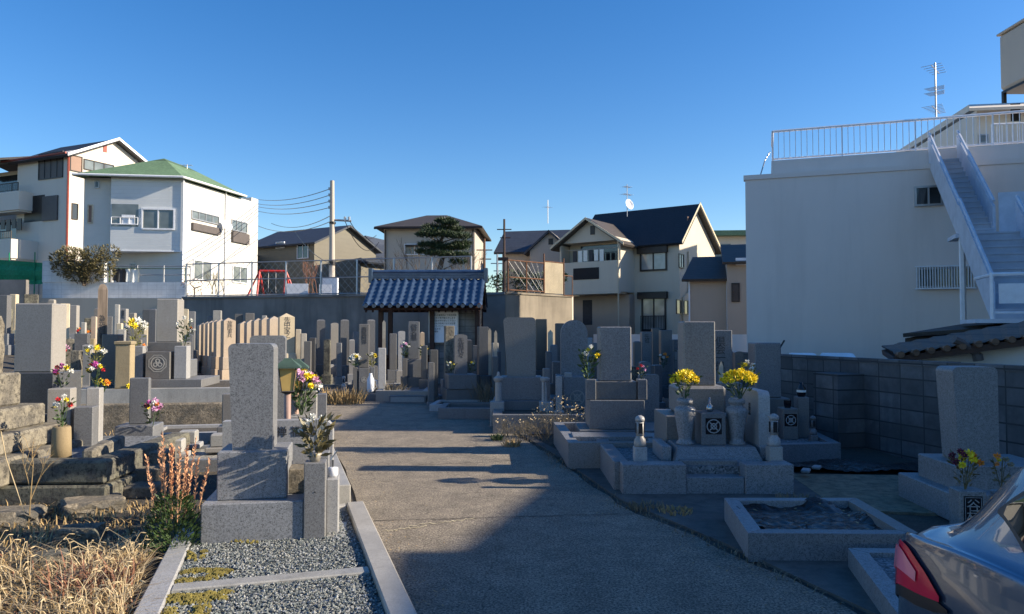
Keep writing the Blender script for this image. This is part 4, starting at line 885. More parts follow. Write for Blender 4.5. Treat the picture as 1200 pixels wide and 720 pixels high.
# steps
t=thing('stone_steps','short flight of worn stone steps between the left plots','steps',(P(160,0,7.2).x,7.25,0),12)
for i in range(3): obj('step',MB().cb(-.3,.22,i*.3,i*.3+.3,0,.12+.12*i,.015),'rough' if i%2 else 'gran_o',t)
obj('side_wall',MB().cb(-.42,-.31,-.05,.95,0,.5,.02),'gran_o',t)
# vase post pair, cylinder vase
t=thing('gravestone','pair of grey square vase posts with white lit sides before the leaning stone','gravestone',(P(88,0,8.2).x,8.2,.3),14)
zz=P(88,455,8.2).z-.3; obj('vase_stand',MB().cb(-.17,.06,-.08,.12,0,zz),'gran_l',t); obj('vase_stand',MB().cb(.13,.27,.2,.36,0,zz-.02),'gran_l',t); obj('panel',MB().cb(.1,.29,-.12,.08,0,zz-.2),'gran_m',t); obj('plinth',MB().cb(-.35,.4,-.2,.45,-.1,.0),'gran_m',t)
a=at(t,-.06,.02,zz); b=at(t,.2,.28,zz)
bouquet('purple white red and yellow bouquet on the left square post',a,.26,.2,['fm','fw','fr','fy','fm'],8,'leaf_d',40,ll=.06); bouquet('second purple white red and yellow bouquet on the right square post',b,.26,.19,['fm','fw','fr','fy'],8,'leaf_d',40,ll=.06)
bouquet('low yellow bouquet between old graves right of the square posts',(P(120,455,9.2).x,9.2,P(120,462,9.2).z),.18,.2,['fy','fo'],5,'leaf',30,ll=.05)
bouquet('yellow and green spray under the wooden memorial post',(P(111,430,12.2).x,12.2,P(111,430,12.2).z),.35,.3,['fy','fw'],6,'leaf_y',60,ll=.07)
t=thing('stone_vase','weathered round stone flower vase at the left plot corner','stone vase',(P(79,0,7.2).x,7.25,P(79,541,7.2).z),0)
zz=P(79,500,7.2).z-t.location.z; obj('vase_body',MB().lathe([(.09,0),(.085,zz*.5),(.08,zz*.95),(.07,zz),(.06,zz-.02)],n=14),'tan',t,True)
bouquet('mixed white red and yellow bouquet in the round stone vase',at(t,0,0,zz-.02),.3,.17,['fw','fr','fy','fw'],7,'leaf',55,ll=.06)
for i,(px,py,Y,cs,l) in enumerate([(97,437,9.3,['fm','fw'],'purple sprig behind the second square post'),(172,404,16.8,['fw','fo'],'cream and orange spray left of the crested grave'),(105,385,19.2,['fr','fo'],'small red flowers before the rounded pinkish stone'),(166,448,12.2,['fr','fw','fy'],'small red and white flowers beside the tan column'),(83,405,16,['fp','fw','fr'],'pinkish flowers left of the dark engraved stone'),(228,385,20.5,['fo','fw'],'small orange sprig left of the left pink row'),(118,388,19.5,['fr','fw'],'tiny red sprig beside the wooden memorial post')]):
    bouquet(l,(P(px,py,Y).x,Y-.3,P(px,py,Y).z-.3),.32,.3,cs,6,'leaf_d',30,ll=.07)
# ================================================================ back middle graves
gM='gravestones in front of the long dark wall'
tomb('low white stone closest right of the second pink row',349,386,20,6,'gran_w','flat',15,group=gM); tomb('square white faced stone right of the second pink row',355,391,19.5,6.5,'gran_w','flat',22,group=gM)
tomb('small grey block stone with bright edge before the dark wall',360,400,19,8,'gran_m','flat',10,group=gM)
t=tomb('tall round topped grey stone, leftmost before the long dark wall',375,374.5,21,9.5,'gran_m','dome',15,group=gM,vases=True)
tomb('short rounded whitish stone between two tall stones by the dark wall',391,378.5,21.5,8.5,'gran_l','round',18,group=gM,vases=True)
tomb('tall round topped stone, second before the long dark wall',403,374.5,21,9.5,'gran_m','dome',15,group=gM,vases=True)
tomb('tall stone with bright edge behind the crested grave near the pavilion',434,374.5,20.6,9,'gran_m','dome',15,group=gM)
tomb('small dark stone behind the crested grave near the pavilion',417,389,20.8,8,'gran_m','flat',13,group=gM)
t=tomb('square topped grey gravestone with square crest box and white flowers',425.5,380,18.6,12,'gran_m','flat',12,group=gM,vases=True,box=True,txt='南無阿弥陀仏'[:4],zb=.12)
w_=12/F*18.6; z_=(P(0,380,18.6).z-.12)*.36+w_*.1
bouquet('white bouquet at the left post of the square crest grave',at(t,-w_*.82,-w_*1.2,z_),.3,.32,['fw','fw','fw','fy'],11,'leaf',40,br=.05); bouquet('yellowish dried bouquet at the right post of the square crest grave',at(t,w_*.82,-w_*1.2,z_),.34,.26,['fw','fy'],5,'leaf_y',45)
plot('grey low plot under the square crest grave',rq(t.location.x+.1,18.3,1.5,1.5,4),0,.17,.12,'gran_m','gravel')
jg=thing('water_jug','tall white plastic jug on the crest grave plot','jug',(P(439,0,18.2).x,18.0,.17),0); obj('jug_body',MB().lathe([(.07,0),(.09,.05),(.09,.3),(.04,.42),(.04,.46)],n=12),'white',jg,True); obj('jug_handle',MB().path([(.09,0,.3),(.15,0,.28),(.15,0,.12),(.09,0,.1)],.012),'white',jg)
def lantern(label,loc,h,group='small stone lanterns on the plots',rot=0,mat='gran_l'):
    t=thing('stone_lantern',label,'stone lantern',loc,rot,group); s=h/.62
    obj('pedestal',MB().cb(-.085*s,.085*s,-.085*s,.085*s,0,.2*s,.006),mat,t)
    obj('lantern_stem',MB().lathe([(.08*s,.2*s),(.085*s,.24*s),(.075*s,.3*s),(.05*s,.33*s),(.05*s,.35*s)],n=16),mat,t,True)
    obj('lantern_light_box',MB().lathe([(.055*s,.35*s),(.055*s,.54*s)],n=16),mat,t,True)
    m=MB()
    for a in range(4): m.add([Vector((x,y,z)) for x,y,z in [(c*math.cos(a*1.5708)-(-.057*s)*math.sin(a*1.5708),c*math.sin(a*1.5708)+(-.057*s)*math.cos(a*1.5708),z) for c,z in ((-.028*s,.38*s),(.028*s,.38*s),(.028*s,.52*s),(-.028*s,.52*s))]],[(0,1,2,3)])
    obj('lantern_window',m,'dark',t)
    obj('lantern_cap',MB().lathe([(.062*s,.54*s),(.066*s,.57*s),(.055*s,.6*s),(.02*s,.62*s)],n=16),mat,t,True); return t
lantern('tiny grey stone lantern left of the square crest grave',at(t,-.48,-.4,.03),.4)
tomb('plain pale square post stone left of the dead grass clump',447,408,18,9,'gran_l','flat',13,group=gM,sh=(0,.2),wide=(1,1.2))
def toba(label,px,yt,Y,h=1.4,n=1,wd=.09):
    z=P(px,yt,Y).z; t=thing('wooden_tablet',label,'wooden tablet',((px-600)/F*Y,Y,z-h),4,'thin wooden memorial tablets')
    for i in range(n): obj('board',MB().box(-wd/2+i*.14,wd/2+i*.14,0,.012,0,h-.05*i).add([(-wd/2+i*.14,0,h-.05*i),(wd/2+i*.14,0,h-.05*i),(i*.14,0,h-.05*i+.07)],[(0,1,2)]),'woodp',t)
    return t
toba('thin white wooden tablet inside the pavilion left opening',450,378,22.0,1.6)
t=tomb('lettered grey gravestone centred under the pavilion opening',484,377,19.3,13,'gran_m','flat',10,group=gM,vases=True,txt='俗名墓',sh=(.2,.26),zb=.1,ts=.17)
w_=13/F*19.3; z_=(P(0,377,19.3).z-.1)*.46+w_*.1
bouquet('white and brown bouquet left of the lettered pavilion grave',at(t,-w_*.82,-w_*1.2,z_),.42,.26,['fw','fp'],5,'leaf_d',60); bouquet('yellow bouquet right of the lettered pavilion grave',at(t,w_*.82,-w_*1.2,z_),.32,.24,['fy','fw'],6,'leaf_d',60)
tomb('small round headed stone behind the left bouquet in the pavilion view',470,388,20.3,8,'gran_l','round',13,group=gM); tomb('small pinkish pointed stone right of the lettered pavilion grave',494.5,389,20.3,5,'pink','point',13,group=gM); tomb('squat grey stone seen inside the pavilion left opening',460,391,21.4,8,'gran_m','flat',13,group=gM)
plot('pale front plot with an inset plaque below the pavilion',[(P(443,0,17.4).x,17.4),(P(503,0,17.2).x,17.2),(P(512,0,19.9).x,19.9),(P(455,0,19.9).x,19.9)],0,.26,.13,'gran_l','gravel')
t=thing('stone_plaque','flat rectangular plaque stone set before the pavilion plot','plaque',(P(480,0,17.1).x,17.1,0),0); obj('plaque_face',MB().cb(-.42,.42,-.05,.09,0,.17),'gran_m',t); obj('plaque_border',MB().box(-.38,.38,-.054,-.05,.03,.14),'gran_l',t)
tomb('narrow dark square post beside the tall rough stone',508,410,17.0,9,'gran_d','flat',13,group=gM,sh=(0,.15),wide=(1,1.3)); tomb('short pale post in front of the narrow dark post',505,425,16.4,7,'gran_m','flat',13,group=gM,sh=(0,.12),wide=(1,1.3))
tomb('tall rough brown topped stone overlapping the notice board',526,382,17.6,11,'gran_o','flat',13,group=gM,sh=(.1,.2),bmat='gran_m')
t=tomb('wide natural stone with faint lettering between two yellow flowers',539.5,392,16.6,15,'gran_m','round',13,group=gM,depth=.5,sh=(.25,.2),wide=(2.5,2.2),txt='先祖代々',ts=.14)
bouquet('pale yellow bloom left of the faintly lettered stone',(P(529,432,16.2).x,16.1,P(529,436,16.2).z),.22,.17,['fy','fw'],4,'leaf_d',20); bouquet('pale yellow bloom right of the faintly lettered stone',(P(554,432,16.2).x,16.1,P(554,436,16.2).z),.22,.17,['fy','fw'],4,'leaf_d',20)
t=tomb('dark gravestone with white ringed crest box right of the pavilion',565.5,383,17.5,11.5,'gran_d','flat',13,group=gM,box=True,vases=True); toba('cream wooden tablet leaning right of the dark crested stone',574,388,17.8,1.3,2,.07)
tomb('small white sided stone left of the blurred first front headstone',580,402,19,7,'gran_w','flat',14,group=gM); tomb('low dark stone right of the cream wooden tablets',583,412,18.2,7,'gran_d','flat',10,group=gM)
plot('long low kerb strip below the pavilion towards the lane',[(P(505,0,15.3).x,15.3),(P(590,0,15.3).x,15.3),(P(590,0,16.4).x,16.4),(P(515,0,16.4).x,16.4)],0,.14,.1,'gran_l','dirt'); plot('low dark plot just right of the lane bend',[(P(515,0,14.0).x,14.0),(P(590,0,13.9).x,13.9),(P(590,0,15.1).x,15.1),(P(522,0,15.1).x,15.1)],0,.2,.12,'gran_m','dirt')
for i,(px,Y,w_,h_) in enumerate([(372,19.6,1.6,.18),(398,19.9,1.2,.16),(362,17.8,1.2,.12)]):
    plot(['low plot kerb before the leftmost round topped stone','low plot kerb before the second round topped stone','low dark kerb where the lane bends left'][i],rq((px-600)/F*Y,Y,w_,1.1,5),0,h_+.1,.12,'gran_m','gravel')
# far right row behind the front graves
gR='gravestones in the shaded right section'
tomb('tall dark blue gravestone right of the first front headstone',634.5,374,18.5,13,'gran_d','flat',0,group=gR); toba('white wooden tablet with black letters in the right section',645,390,18,1.0,1,.12)
tomb('dark stone left behind the second blurred round headstone',656,379,18.2,10,'gran_d','flat',2,group=gR)
tomb('small grey stone with wooden vase in front of the dark blue gravestone',643,412,15.5,7,'gran_m','flat',0,group=gR); tomb('low stepped stone in the middle of the right section',652,424,14.6,10,'gran_m','flat',0,group=gR,sh=(.3,.3))
tomb('pale lettered stone left of the green vase spray',666,437,13.4,9,'gran_l','flat',0,group=gR)
tomb('grey stone nearest left of the trio before the tan house windows',758,389,19.5,12,'gran_m','flat',0,group=gR,txt='先祖'); tomb('tall middle stone of the trio before the tan house windows',769,385,20.5,9,'gran_m','flat',0,group=gR); tomb('broad right stone of the trio before the tan house windows',781,387,19.2,13,'gran_m','flat',0,group=gR)
bouquet('small dull red and green sprig among the trio of stones',(P(772,0,18.7).x,18.4,.75),.34,.28,['fo','fw'],4,'leaf_d',30)
tomb('rounded shoulder blue grey slab left of the yellow chrysanthemums',761.5,439,11.5,21,'gran_m','corner',0,depth=.3,group=gR,sh=(0,0))
tomb('low dark red tinted stone behind the rounded slab',742,430,14.5,13,'gran_b','flat',0,group=gR); tomb('low grey stone before the trio beside the rounded slab',756,424,15.5,12,'gran_m','round',0,group=gR)
t=tomb('tall broad flat blue gravestone with faint carving right of the yellow flowers',844,387,11.4,28,'gran_m','flat',-1,group=gR,depth=.45,sh=(.18,.22),wide=(1.7,1.35),txt='倶会一処',ts=.16)
tomb('square grey block stone behind the right yellow flowers',857,449,10.3,25,'gran_m','flat',-1,group=gR,depth=.8,sh=(.2,.3),wide=(3.0,2.4))
toba('short pointed wooden tablet beside the broad flat gravestone',833,425,10.4,.9,2,.06)
tomb('dark stone hidden behind the broad flat gravestone',866,412,13,10,'gran_d','round',0,group=gR)
tomb('small grey stone behind the tall narrow front headstone',721,400,15.5,8,'gran_m','flat',0,group=gR); tomb('grey stone between the second and third front headstones',697,402,16.5,9,'gran_m','flat',0,group=gR)
tomb('dim stone in the gap right of the first front headstone',624,398,16.5,8,'gran_b','flat',0,group=gR)
lo=thing('lattice_lamp','small pale round capped post beside the white tablet','lamp post',(P(628,0,14).x,14.0,0),0); obj('post',MB().lathe([(.05,0),(.05,.5),(.08,.52),(.03,.6)],n=10),'gran_l',lo)

# extra small stones filling the shaded right section and the crowded left
for px,yt,Y,wp,mt,tp,l in [
 (618,402,17.2,8,'gran_d','flat','dark narrow stone showing left of the tall dark blue gravestone'),(649,404,17.4,8,'gran_m','dome','dome topped stone just right of the white lettered tablet foot'),
 (661,398,18.8,7,'gran_m','flat','slim stone behind the second front headstone left edge'),(690,396,19.4,8,'gran_l','flat','pale stone tip between second and third front headstones'),
 (700,417,14.2,9,'gran_d','round','low dark rounded stone left of the tiered headstone'),(709,392,20.5,8,'gran_m','flat','distant stone behind the top of the tiered headstone'),
 (734,396,19.6,8,'gran_b','flat','dark stone right behind the tiered headstone'),(747,400,18.2,8,'gran_m','dome','dome topped stone left of the trio before the tan house'),
 (792,398,18.6,9,'gran_d','flat','dark stone right of the trio before the tan house'),(800,410,16.0,9,'gran_m','round','rounded stone behind the yellow chrysanthemum grave, left side'),
 (829,404,15.0,8,'gran_d','flat','slim dark stone left of the broad flat gravestone'),(873,420,14.2,10,'gran_m','flat','stone in the gap left of the narrow front headstone'),
 (921,430,13.2,9,'gran_m','flat','low stone in the corner between narrow headstone and block wall'),(770,428,13.6,10,'gran_d','flat','low dark stone behind the left chrysanthemums'),
 (757,446,12.6,9,'gran_b','dome','squat dark stone peeking behind the rounded shoulder slab'),(640,432,12.9,8,'gran_m','flat','short post stone right of the finial posts'),
 (655,441,12.6,7,'gran_l','round','short pale rounded stone beside the arched headstone'),(580,418,16.9,7,'gran_m','flat','slim stone in the dead grass right of the pavilion'),
 (549,398,19.3,8,'gran_d','dome','dark dome topped stone before the pavilion block panel'),(557,405,18.9,6,'gran_m','flat','slim stone left of the dark ringed crest grave'),
(497,405,18.6,7,'gran_d','flat','dark slim stone right of the lettered pavilion grave'),
 (383,398,19.8,7,'gran_b','round','small dark rounded stone between the first two tall dark wall stones'),(397,402,19.4,6,'gran_m','flat','small flat stone left of the second tall dark wall stone'),
 (366,396,20.6,7,'gran_d','flat','dark slim stone left of the first tall dark wall stone'),(412,398,20.2,6,'gran_l','dome','small pale stone left of the square crest grave shaft')]:
    tomb(l,px,yt,Y,wp,mt,tp,rnd.uniform(0,12),group='small stones filling the middle rows')
for px,yt,Y,wp,mt,tp,l in [
 (51,372,17.6,8,'gran_o','flat','old spotted stone behind the right shoulder of the big grey headstone'),(70,392,16.2,8,'gran_b','round','dark rounded stone in the shade behind the leaning brown stone'),
 (106,397,17.2,7,'tan','flat','small tan stone behind the gold flower spray'),(116,378,20.4,6,'gran_w','dome','bright dome topped stone touching the wooden post on its left'),
 (131,402,14.6,7,'gran_b','flat','dark stone between wooden post and tan column'),(160,398,15.6,8,'gran_o','round','spotted rounded stone behind the tan column'),
 (169,378,20.2,6,'cream','flat','thin cream stone behind the white bouquet'),(186,372,20.8,7,'gran_l','flat','pale stone just left behind the crested grave headstone'),
 (211,378,18.4,6,'gran_b','flat','dark slim stone right behind the crested grave headstone'),(222,392,17.6,6,'gran_m','dome','small stone at the foot of the bright sided stone'),
 (8,362,20.5,7,'gran_b','flat','dark stone below the cream stone at the far left edge'),(76,366,21.8,6,'gran_m','dome','slim dome topped stone against the footing left side'),
 (127,371,22.3,6,'gran_m','flat','slim stone behind the wooden post shaft'),(148,372,23.2,5,'cream','flat','thin cream stone against the footing wall')]:
    tomb(l,px,yt,Y,wp,mt,tp,rnd.uniform(8,28),group=gB)
# ================================================================ RIGHT FRONT GRAVES
gF='front row gravestones right of the lane'
# first front plot (blurred stone at x 610)
t=thing('gravestone','broad headstone on a wide dark base flanked by finial posts behind dead bush','gravestone',(P(611,0,13.2).x,13.5,0),0,gF)
zz=P(611,372,13.2).z; zb1=P(0,443,13).z; obj('shaft',shaft_mesh(.5,.4,zb1,zz,'corner'),'gran',t); obj('upper_base',MB().cb(-.36,.36,-.3,.3,.42,zb1),'gran_m',t); obj('lower_base',MB().cb(-.5,.5,-.42,.42,0,.42),'gran_m',t)
for s_ in (-1,1): obj('finial_post',MB().cb(s_*.42-.12,s_*.42+.12,-.66,-.43,0,.42).lathe([(.06,.42),(.055,.75),(.08,.78),(.09,.82),(.03,.86),(.025,.9),(.01,.93)],s_*.4,-.55,12),'gran_l',t)
plot('long kerb plot half hidden behind the dead bush',[(P(578,0,11.9).x,11.9),(P(696,0,11.9).x,11.9),(P(690,0,14.3).x,14.3),(P(580,0,14.3).x,14.3)],0,.3,.15,'gran_m','dirt')
t=tomb('rounded headstone with crest base and green vase, second in the front row',673,375,14.0,31,'gran','arch',0,zb=.0,group=gF,sh=(.22,.22),depth=.5,wide=(1.8,1.35),box=True)
# second front: 745 stone
t=thing('gravestone','tall headstone on three dark tiers between green spray and yellow flowers','gravestone',(P(721,0,9.9).x,10.2,0),-1,gF)
zz=P(722,383,10).z; za=P(0,503,9.9).z; zb1=P(0,469,9.9).z; zc=P(0,447,10).z
obj('shaft',shaft_mesh(.42,.4,zc,zz,'flat'),'gran',t); obj('upper_base',MB().cb(-.27,.27,-.26,.26,zb1,zc),'gran_m',t); obj('middle_base',MB().cb(-.36,.36,-.34,.34,za,zb1),'gran_m',t); obj('lower_base',MB().cb(-.5,.62,-.45,.45,0,za),'gran_m',t)
obj('vase_stand',MB().cb(-.4,-.27,-.3,-.12,zb1,zc+.03),'gran_m',t); obj('vase_stand',MB().cb(.28,.4,-.3,-.12,zb1,zc+.03),'gran_m',t)
bouquet('tall green leafy spray with white bloom beside the second front headstone',at(t,-.36,-.2,zc),.48,.26,['fw','fy'],4,'leaf',110,ll=.09); bouquet('small red and pink sprig right of the second front headstone',at(t,.34,-.2,zc),.22,.14,['fr','fp'],4,'leaf_d',30,ll=.05)
plot('granite kerb plot with inner step in front of the tiered headstone',[(.66,8.85),(1.75,8.85),(1.95,10.9),(.6,10.9)],0,.31,.13,'gran','gravel',fz=.12)
obj('step',MB().cb(0,.98,0,.4,0,.33),'gran',bpy.data.objects.new('x',None) if 0 else t).location=(-.62,-.95,0)
# centre plot with flared vases
t=thing('grave_plot','wide granite plot with notched front step, flanked by two stone lanterns','grave plot',(0,0,0),0,'stone kerbed grave plots')
xl,xr,yf,yb=1.09,2.78,7.45,10.1; zt=.30
obj('kerb',MB().cb(xl,1.72,yf,yf+.2,0,zt),'gran',t); obj('kerb',MB().cb(2.3,xr,yf,yf+.2,0,zt),'gran',t)
obj('front_step',MB().cb(1.722,2.298,yf+.02,yf+.24,0,.17),'gran',t); obj('front_step',MB().cb(1.722,2.298,yf+.242,yf+.5,0,zt-.0),'gran',t)
obj('kerb',MB().cb(xl-.06,xl+.09,yf+.202,yb,0,zt),'gran',t); obj('kerb',MB().cb(xr-.15,xr,yf+.202,yb,0,zt),'gran',t); obj('kerb',MB().cb(xl+.1,xr-.16,yb-.15,yb,0,zt),'gran',t)
obj('gravel_bed',MB().box(xl+.09,xr-.15,yf+.2,yb-.15,0,zt-.05),'gravel',t)
t=thing('gravestone','grand grave with twin flared stone vases and crested box below yellow chrysanthemums','gravestone',(P(818,0,8.5).x,8.2,.25),-1,gF)
# local: front at y=-.3
m=MB().hull([(-.46,-.45,0),(.46,-.45,0),(.46,.2,0),(-.46,.2,0)],[(-.40,-.34,.16),(.40,-.34,.16),(.40,.2,.16),(-.40,.2,.16)]); obj('dais',m,'gran',t)
obj('dais_wing',MB().cb(-.56,-.46,-.3,.3,0,.16),'gran',t); obj('dais_wing',MB().cb(.46,.56,-.3,.3,0,.16),'gran',t)
for s_ in (-1,1):
    obj('flared_vase',MB().lathe([(.095,.16),(.095,.18),(.07,.205),(.072,.24),(.112,.49),(.116,.53),(.095,.555),(.07,.562),(.07,.585),(.087,.597),(.089,.63),(.07,.65),(.05,.645)],s_*.275-.01,-.14,14),'gran',t,True)
obj('incense_box',MB().cb(-.13,.13,-.22,.1,.16,.50),'gran_m',t); crest(t,0,-.2215,.36,.075,'gran_l',1)
obj('crest_panel',MB().box(-.085,.085,-.2212,-.219,.275,.445),'black',t)
obj('incense_cup',MB().lathe([(.03,.50),(.04,.52),(.035,.56),(.012,.58),(.01,.65),(.0,.65)],0,-.06,10),'steel',t,True)
obj('lower_base',MB().cb(-.42,.42,.21,1.0,0,.42),'gran',t); obj('upper_base',MB().cb(-.27,.27,.28,.86,.42,.745,.03),'gran',t)
zz=P(812,377,8.8).z-.25; m=shaft_mesh(.36,.34,.745,zz,'flat'); m.v=[(x,y+.56,z) for x,y,z in m.v]; obj('shaft',m,'gran',t)
bouquet('big yellow chrysanthemum bouquet in the left flared vase',at(t,-.285,-.14,.64),.29,.33,['fy'],26,'leaf',60,br=.038,ll=.07)
bouquet('big yellow chrysanthemum bouquet in the right flared vase',at(t,.3,-.14,.64),.30,.42,['fy'],34,'leaf',70,br=.038,ll=.07)
bouquet('yellow green lily sprig behind the right chrysanthemums',(P(872,0,9.6).x,9.6,P(872,447,9.6).z),.25,.2,['fw','fy'],5,'leaf_y',40,ll=.08)
lantern('stone lantern with round cap at the left front of the granite plot',(P(747,0,7.75).x,7.75,.30-.02),P(0,487,7.75).z-.28)
lantern('stone lantern with round cap at the right front of the granite plot',(P(901,0,7.75).x,7.75,.30-.02),P(0,485,7.75).z-.28)
t=thing('name_slab','upright granite name slab with rounded corner at the right of the granite plot','name stone',(2.72,7.95,.26),0)
m=MB(); pts=[(0,0),(.55,0),(.55,.66)]+[(.06+.06*math.cos(a),.66+.06*math.sin(a)) for a in [math.pi/2+math.pi/2*i/5 for i in range(6)]]
pts=[(0,0),(.55,0),(.55,.72)]+[(.07-.07*math.sin(a),.65+.07*math.cos(a)) for a in [math.pi/2*i/5 for i in range(6)]]
m.prism(pts,'x',-.12,.0); obj('slab',m,'gran_l',t); text('inscription','墓誌',.08,'carve_d',t,(-.122,.3,.5),rot=(R(90),0,R(-90)))
# blurred narrow headstone at 897
t=tomb('narrow headstone with crested box and vase post near the block wall',900,402,10.9,30,'gran_m','flat',-2,zb=.15,group=gF,sh=(.15,.24),wide=(2.0,1.5))
tt=thing('incense_stand','crested granite box stand left of the bottle vase post','incense stand',(P(917,0,10).x,10,.2),-2); H2=P(0,478,10).z-.2
obj('incense_box',MB().cb(-.1,.1,-.12,.12,0,H2),'gran_m',tt); crest(tt,0,-.1225,H2-.15,.065,'gran_l',1); obj('cup',MB().lathe([(.04,H2),(.05,H2+.06),(.05,H2+.1)],n=10),'black',tt); obj('crest_panel',MB().box(-.08,.08,-.122,-.118,H2-.23,H2-.07),'black',tt)
tt=thing('vase_post','slim grey post holding a dark bottle vase by the block wall','vase post',(P(933,0,10.1).x,10.1,.2),-2); H3=P(0,465,10.1).z-.2; obj('post',MB().cb(-.075,.075,-.08,.08,0,H3),'gran_m',tt)
tt=thing('bottle_vase','small dark bottle vase with a pale label on the slim grey post','vase',(P(933,0,10.1).x,10.1,.2+H3),0); obj('vase_body',MB().lathe([(.045,0),(.06,.05),(.06,.11),(.025,.16),(.025,.19)],n=12),'black',tt,True); obj('label_band',MB().lathe([(.0605,.06),(.0605,.09)],n=12),'fw',tt); 
lantern('small grey lantern at the corner of the plot beside the block wall',(P(946,0,9.8).x,9.8,.16),.36,mat='gran_m')
plot('low granite kerb plot next to the block wall',[(2.95,9.1),(4.05,9.3),(4.25,10.9),(3.0,10.9)],0,.24,.13,'gran_m','gravel')
def sheetm():
    k=N('black_plastic_sheet'); a=k.noise(7,7,.7); b=k.noise(3,3,.6); w_=k.noise(4,5,.6,(1,2.6,1)); k.bump(k.ramp(w_,.46,.54),1.0,.03); return k.done(k.ramp(b,.3,.7,(.012,.012,.014),(.03,.03,.033)),k.ramp(a,.35,.65,(.22,)*3,(.5,)*3))
# tarp plot
t=plot('empty granite kerb plot covered by a black plastic tarp',[(1.65,5.30),(2.84,5.27),(2.92,6.42),(1.80,6.42)],0,.2,.11,'gran')
tp=thing('black_tarp','crumpled black plastic sheet lying inside the granite kerb','tarp',(2.3,5.85,.13),0)
def tf(x,y): 
    e=max(abs(x)/.48,abs(y)/.47); return .014*math.sin(5*x+3*y)*math.cos(4*y-3*x)+.005*abs(math.sin(17*x+9*y+2*math.sin(6*y)))+.004*abs(math.sin(23*y-13*x+3*math.sin(5*x)))+.003*math.sin(70*x+20*y)+(.05*max(0,1-((x-.28)**2+(y-.42)**2)*40))+.05*max(0,e-.86)/.14*(.6+.4*math.sin(14*x+11*y))
m=grid(-.49,.5,-.47,.48,90,88,tf); obj('sheet',m,sheetm(),tp,True)
m=MB(); 
for i in range(26): x,y=rnd.uniform(-.42,.42),rnd.uniform(-.42,.42); m.leaf((x,y,tf(x,y)+.012),(rnd.uniform(-1,1),rnd.uniform(-1,1),.1),rnd.uniform(.02,.06),.02,Vector((0,0,1)))
obj('leaf_litter',m,'straw',tp); 
# near gravel kerb plot
plot('low granite kerb plot with dark gravel beside the blue car',[(1.98,3.85),(3.9,3.7),(3.9,5.1),(2.28,5.15)],0,.14,.11,'gran','gravel',fz=.03)
# right tall headstone
t=thing('gravestone','tall shaded headstone with stepped base in front of the block wall at right','gravestone',(P(1146,0,6.6).x,6.85,0),-3,gF)
zz=P(1140,431,6.6).z; z1=P(0,547,6.5).z; obj('shaft',shaft_mesh(.34,.3,z1,zz,'corner'),'gran',t); obj('upper_base',MB().cb(-.3,.55,-.32,.35,.2,z1),'gran',t); obj('lower_base',MB().cb(-.42,.7,-.5,.5,0,.24),'gran',t)
tt=thing('vase_post','granite post with black lettered panel below dried flowers at right','vase post',(P(1126,0,5.9).x,5.95,0),-6); H3=P(0,576,5.85).z; obj('post',MB().cb(-.1,.1,-.09,.09,0,H3),'gran',tt)
obj('panel',MB().box(-.068,.068,-.094,-.09,H3-.42,H3-.04),'black',tt); m=MB(); 
m.box(-.06,.06,-.0955,-.094,H3-.052,H3-.049).box(-.06,-.057,-.0955,-.094,H3-.41,H3-.052).box(.057,.06,-.0955,-.094,H3-.41,H3-.052); obj('panel_border',m,'gran_l',tt); text('inscription','谷村家',.105,'gran_l',tt,(0,-.0955,H3-.2),ext=.001)
bouquet('dried yellow and dark purple flowers on the right granite post',(tt.location.x-.03,5.93,H3),.3,.26,['fv','fy','fy','fv','fo'],12,'leaf_b',50,br=.03,ll=.06); bouquet('small withered brown flowers right of the dried purple bouquet',(tt.location.x+.3,6.0,H3-.0),.26,.16,['fo','tan','fy'],5,'leaf_b',30,br=.025,ll=.05)
obj('post',MB().cb(.22,.38,-.05,.11,0,H3-.02),'gran',tt)
# dry soil patch and litter on the right
k=N('dry_soil'); f=k.noise(9,8,.75); M['soil']=k.done(k.ramp(f,.35,.7,(.12,.09,.06),(.34,.26,.16)),.95); k.bump(k.noise(40,4,.7),.6,.01)
struct('soil',MB().prism([(2.95,6.8),(4.0,6.6),(4.9,7.2),(4.8,8.4),(3.1,8.5)],'z',-.05,.014),'soil','patch of bare brown soil before the block wall')
tp=thing('ground_sheet','crumpled dark sheet on the ground along the foot of the block wall','tarp',(3.95,8.85,.015),-10)
m=grid(-.95,.9,-.28,.35,60,24,lambda x,y:.02+.02*math.sin(6*x+5*y)+.012*abs(math.sin(15*x-9*y+2*math.sin(4*x)))+.004*math.sin(60*x+30*y)); obj('sheet',m,'black plastic' if 0 else bpy.data.materials['black_plastic_sheet'],tp,True)
for i,(x,y,s_) in enumerate([(3.25,8.35,.16),(3.45,8.55,.13),(4.75,8.15,.18)]):
    t=thing('stone_fragment',['pale flat stone chip on the dark ground sheet','second pale flat stone chip on the dark ground sheet','grey flat stone slab lying at the foot of the block wall'][i],'stone fragment',(x,y,.06),rnd.uniform(0,90)); obj('chip',MB().cb(-s_/2,s_/2,-.04,.05,0,.035,.01),'gran_l',t)
# ---- block wall
M['blkw']=blocks('weathered_grey_blocks',(.19,.195,.205),.4,.2,.12,False,.75,.38,.8)
wx=lambda y:4.6+(12-y)*.23
t,L=wallthing('block_wall','dark weathered concrete block wall running along the right side','wall',wx(16.5),16.5,wx(5),5,-.2,P(1095,429,9.5).z,'blkw',.15)
obj('coping',MB().box(0,L,-.012,.162,P(1095,429,9.5).z+.2,P(1095,429,9.5).z+.26),'blkw',t)
yb_=10.6; q0=(16.5-10.75)/math.cos(math.atan(.23)); obj('buttress',MB().box(q0-.35,q0+.2,-.42,-.001,0,1.22),'blkw',t)
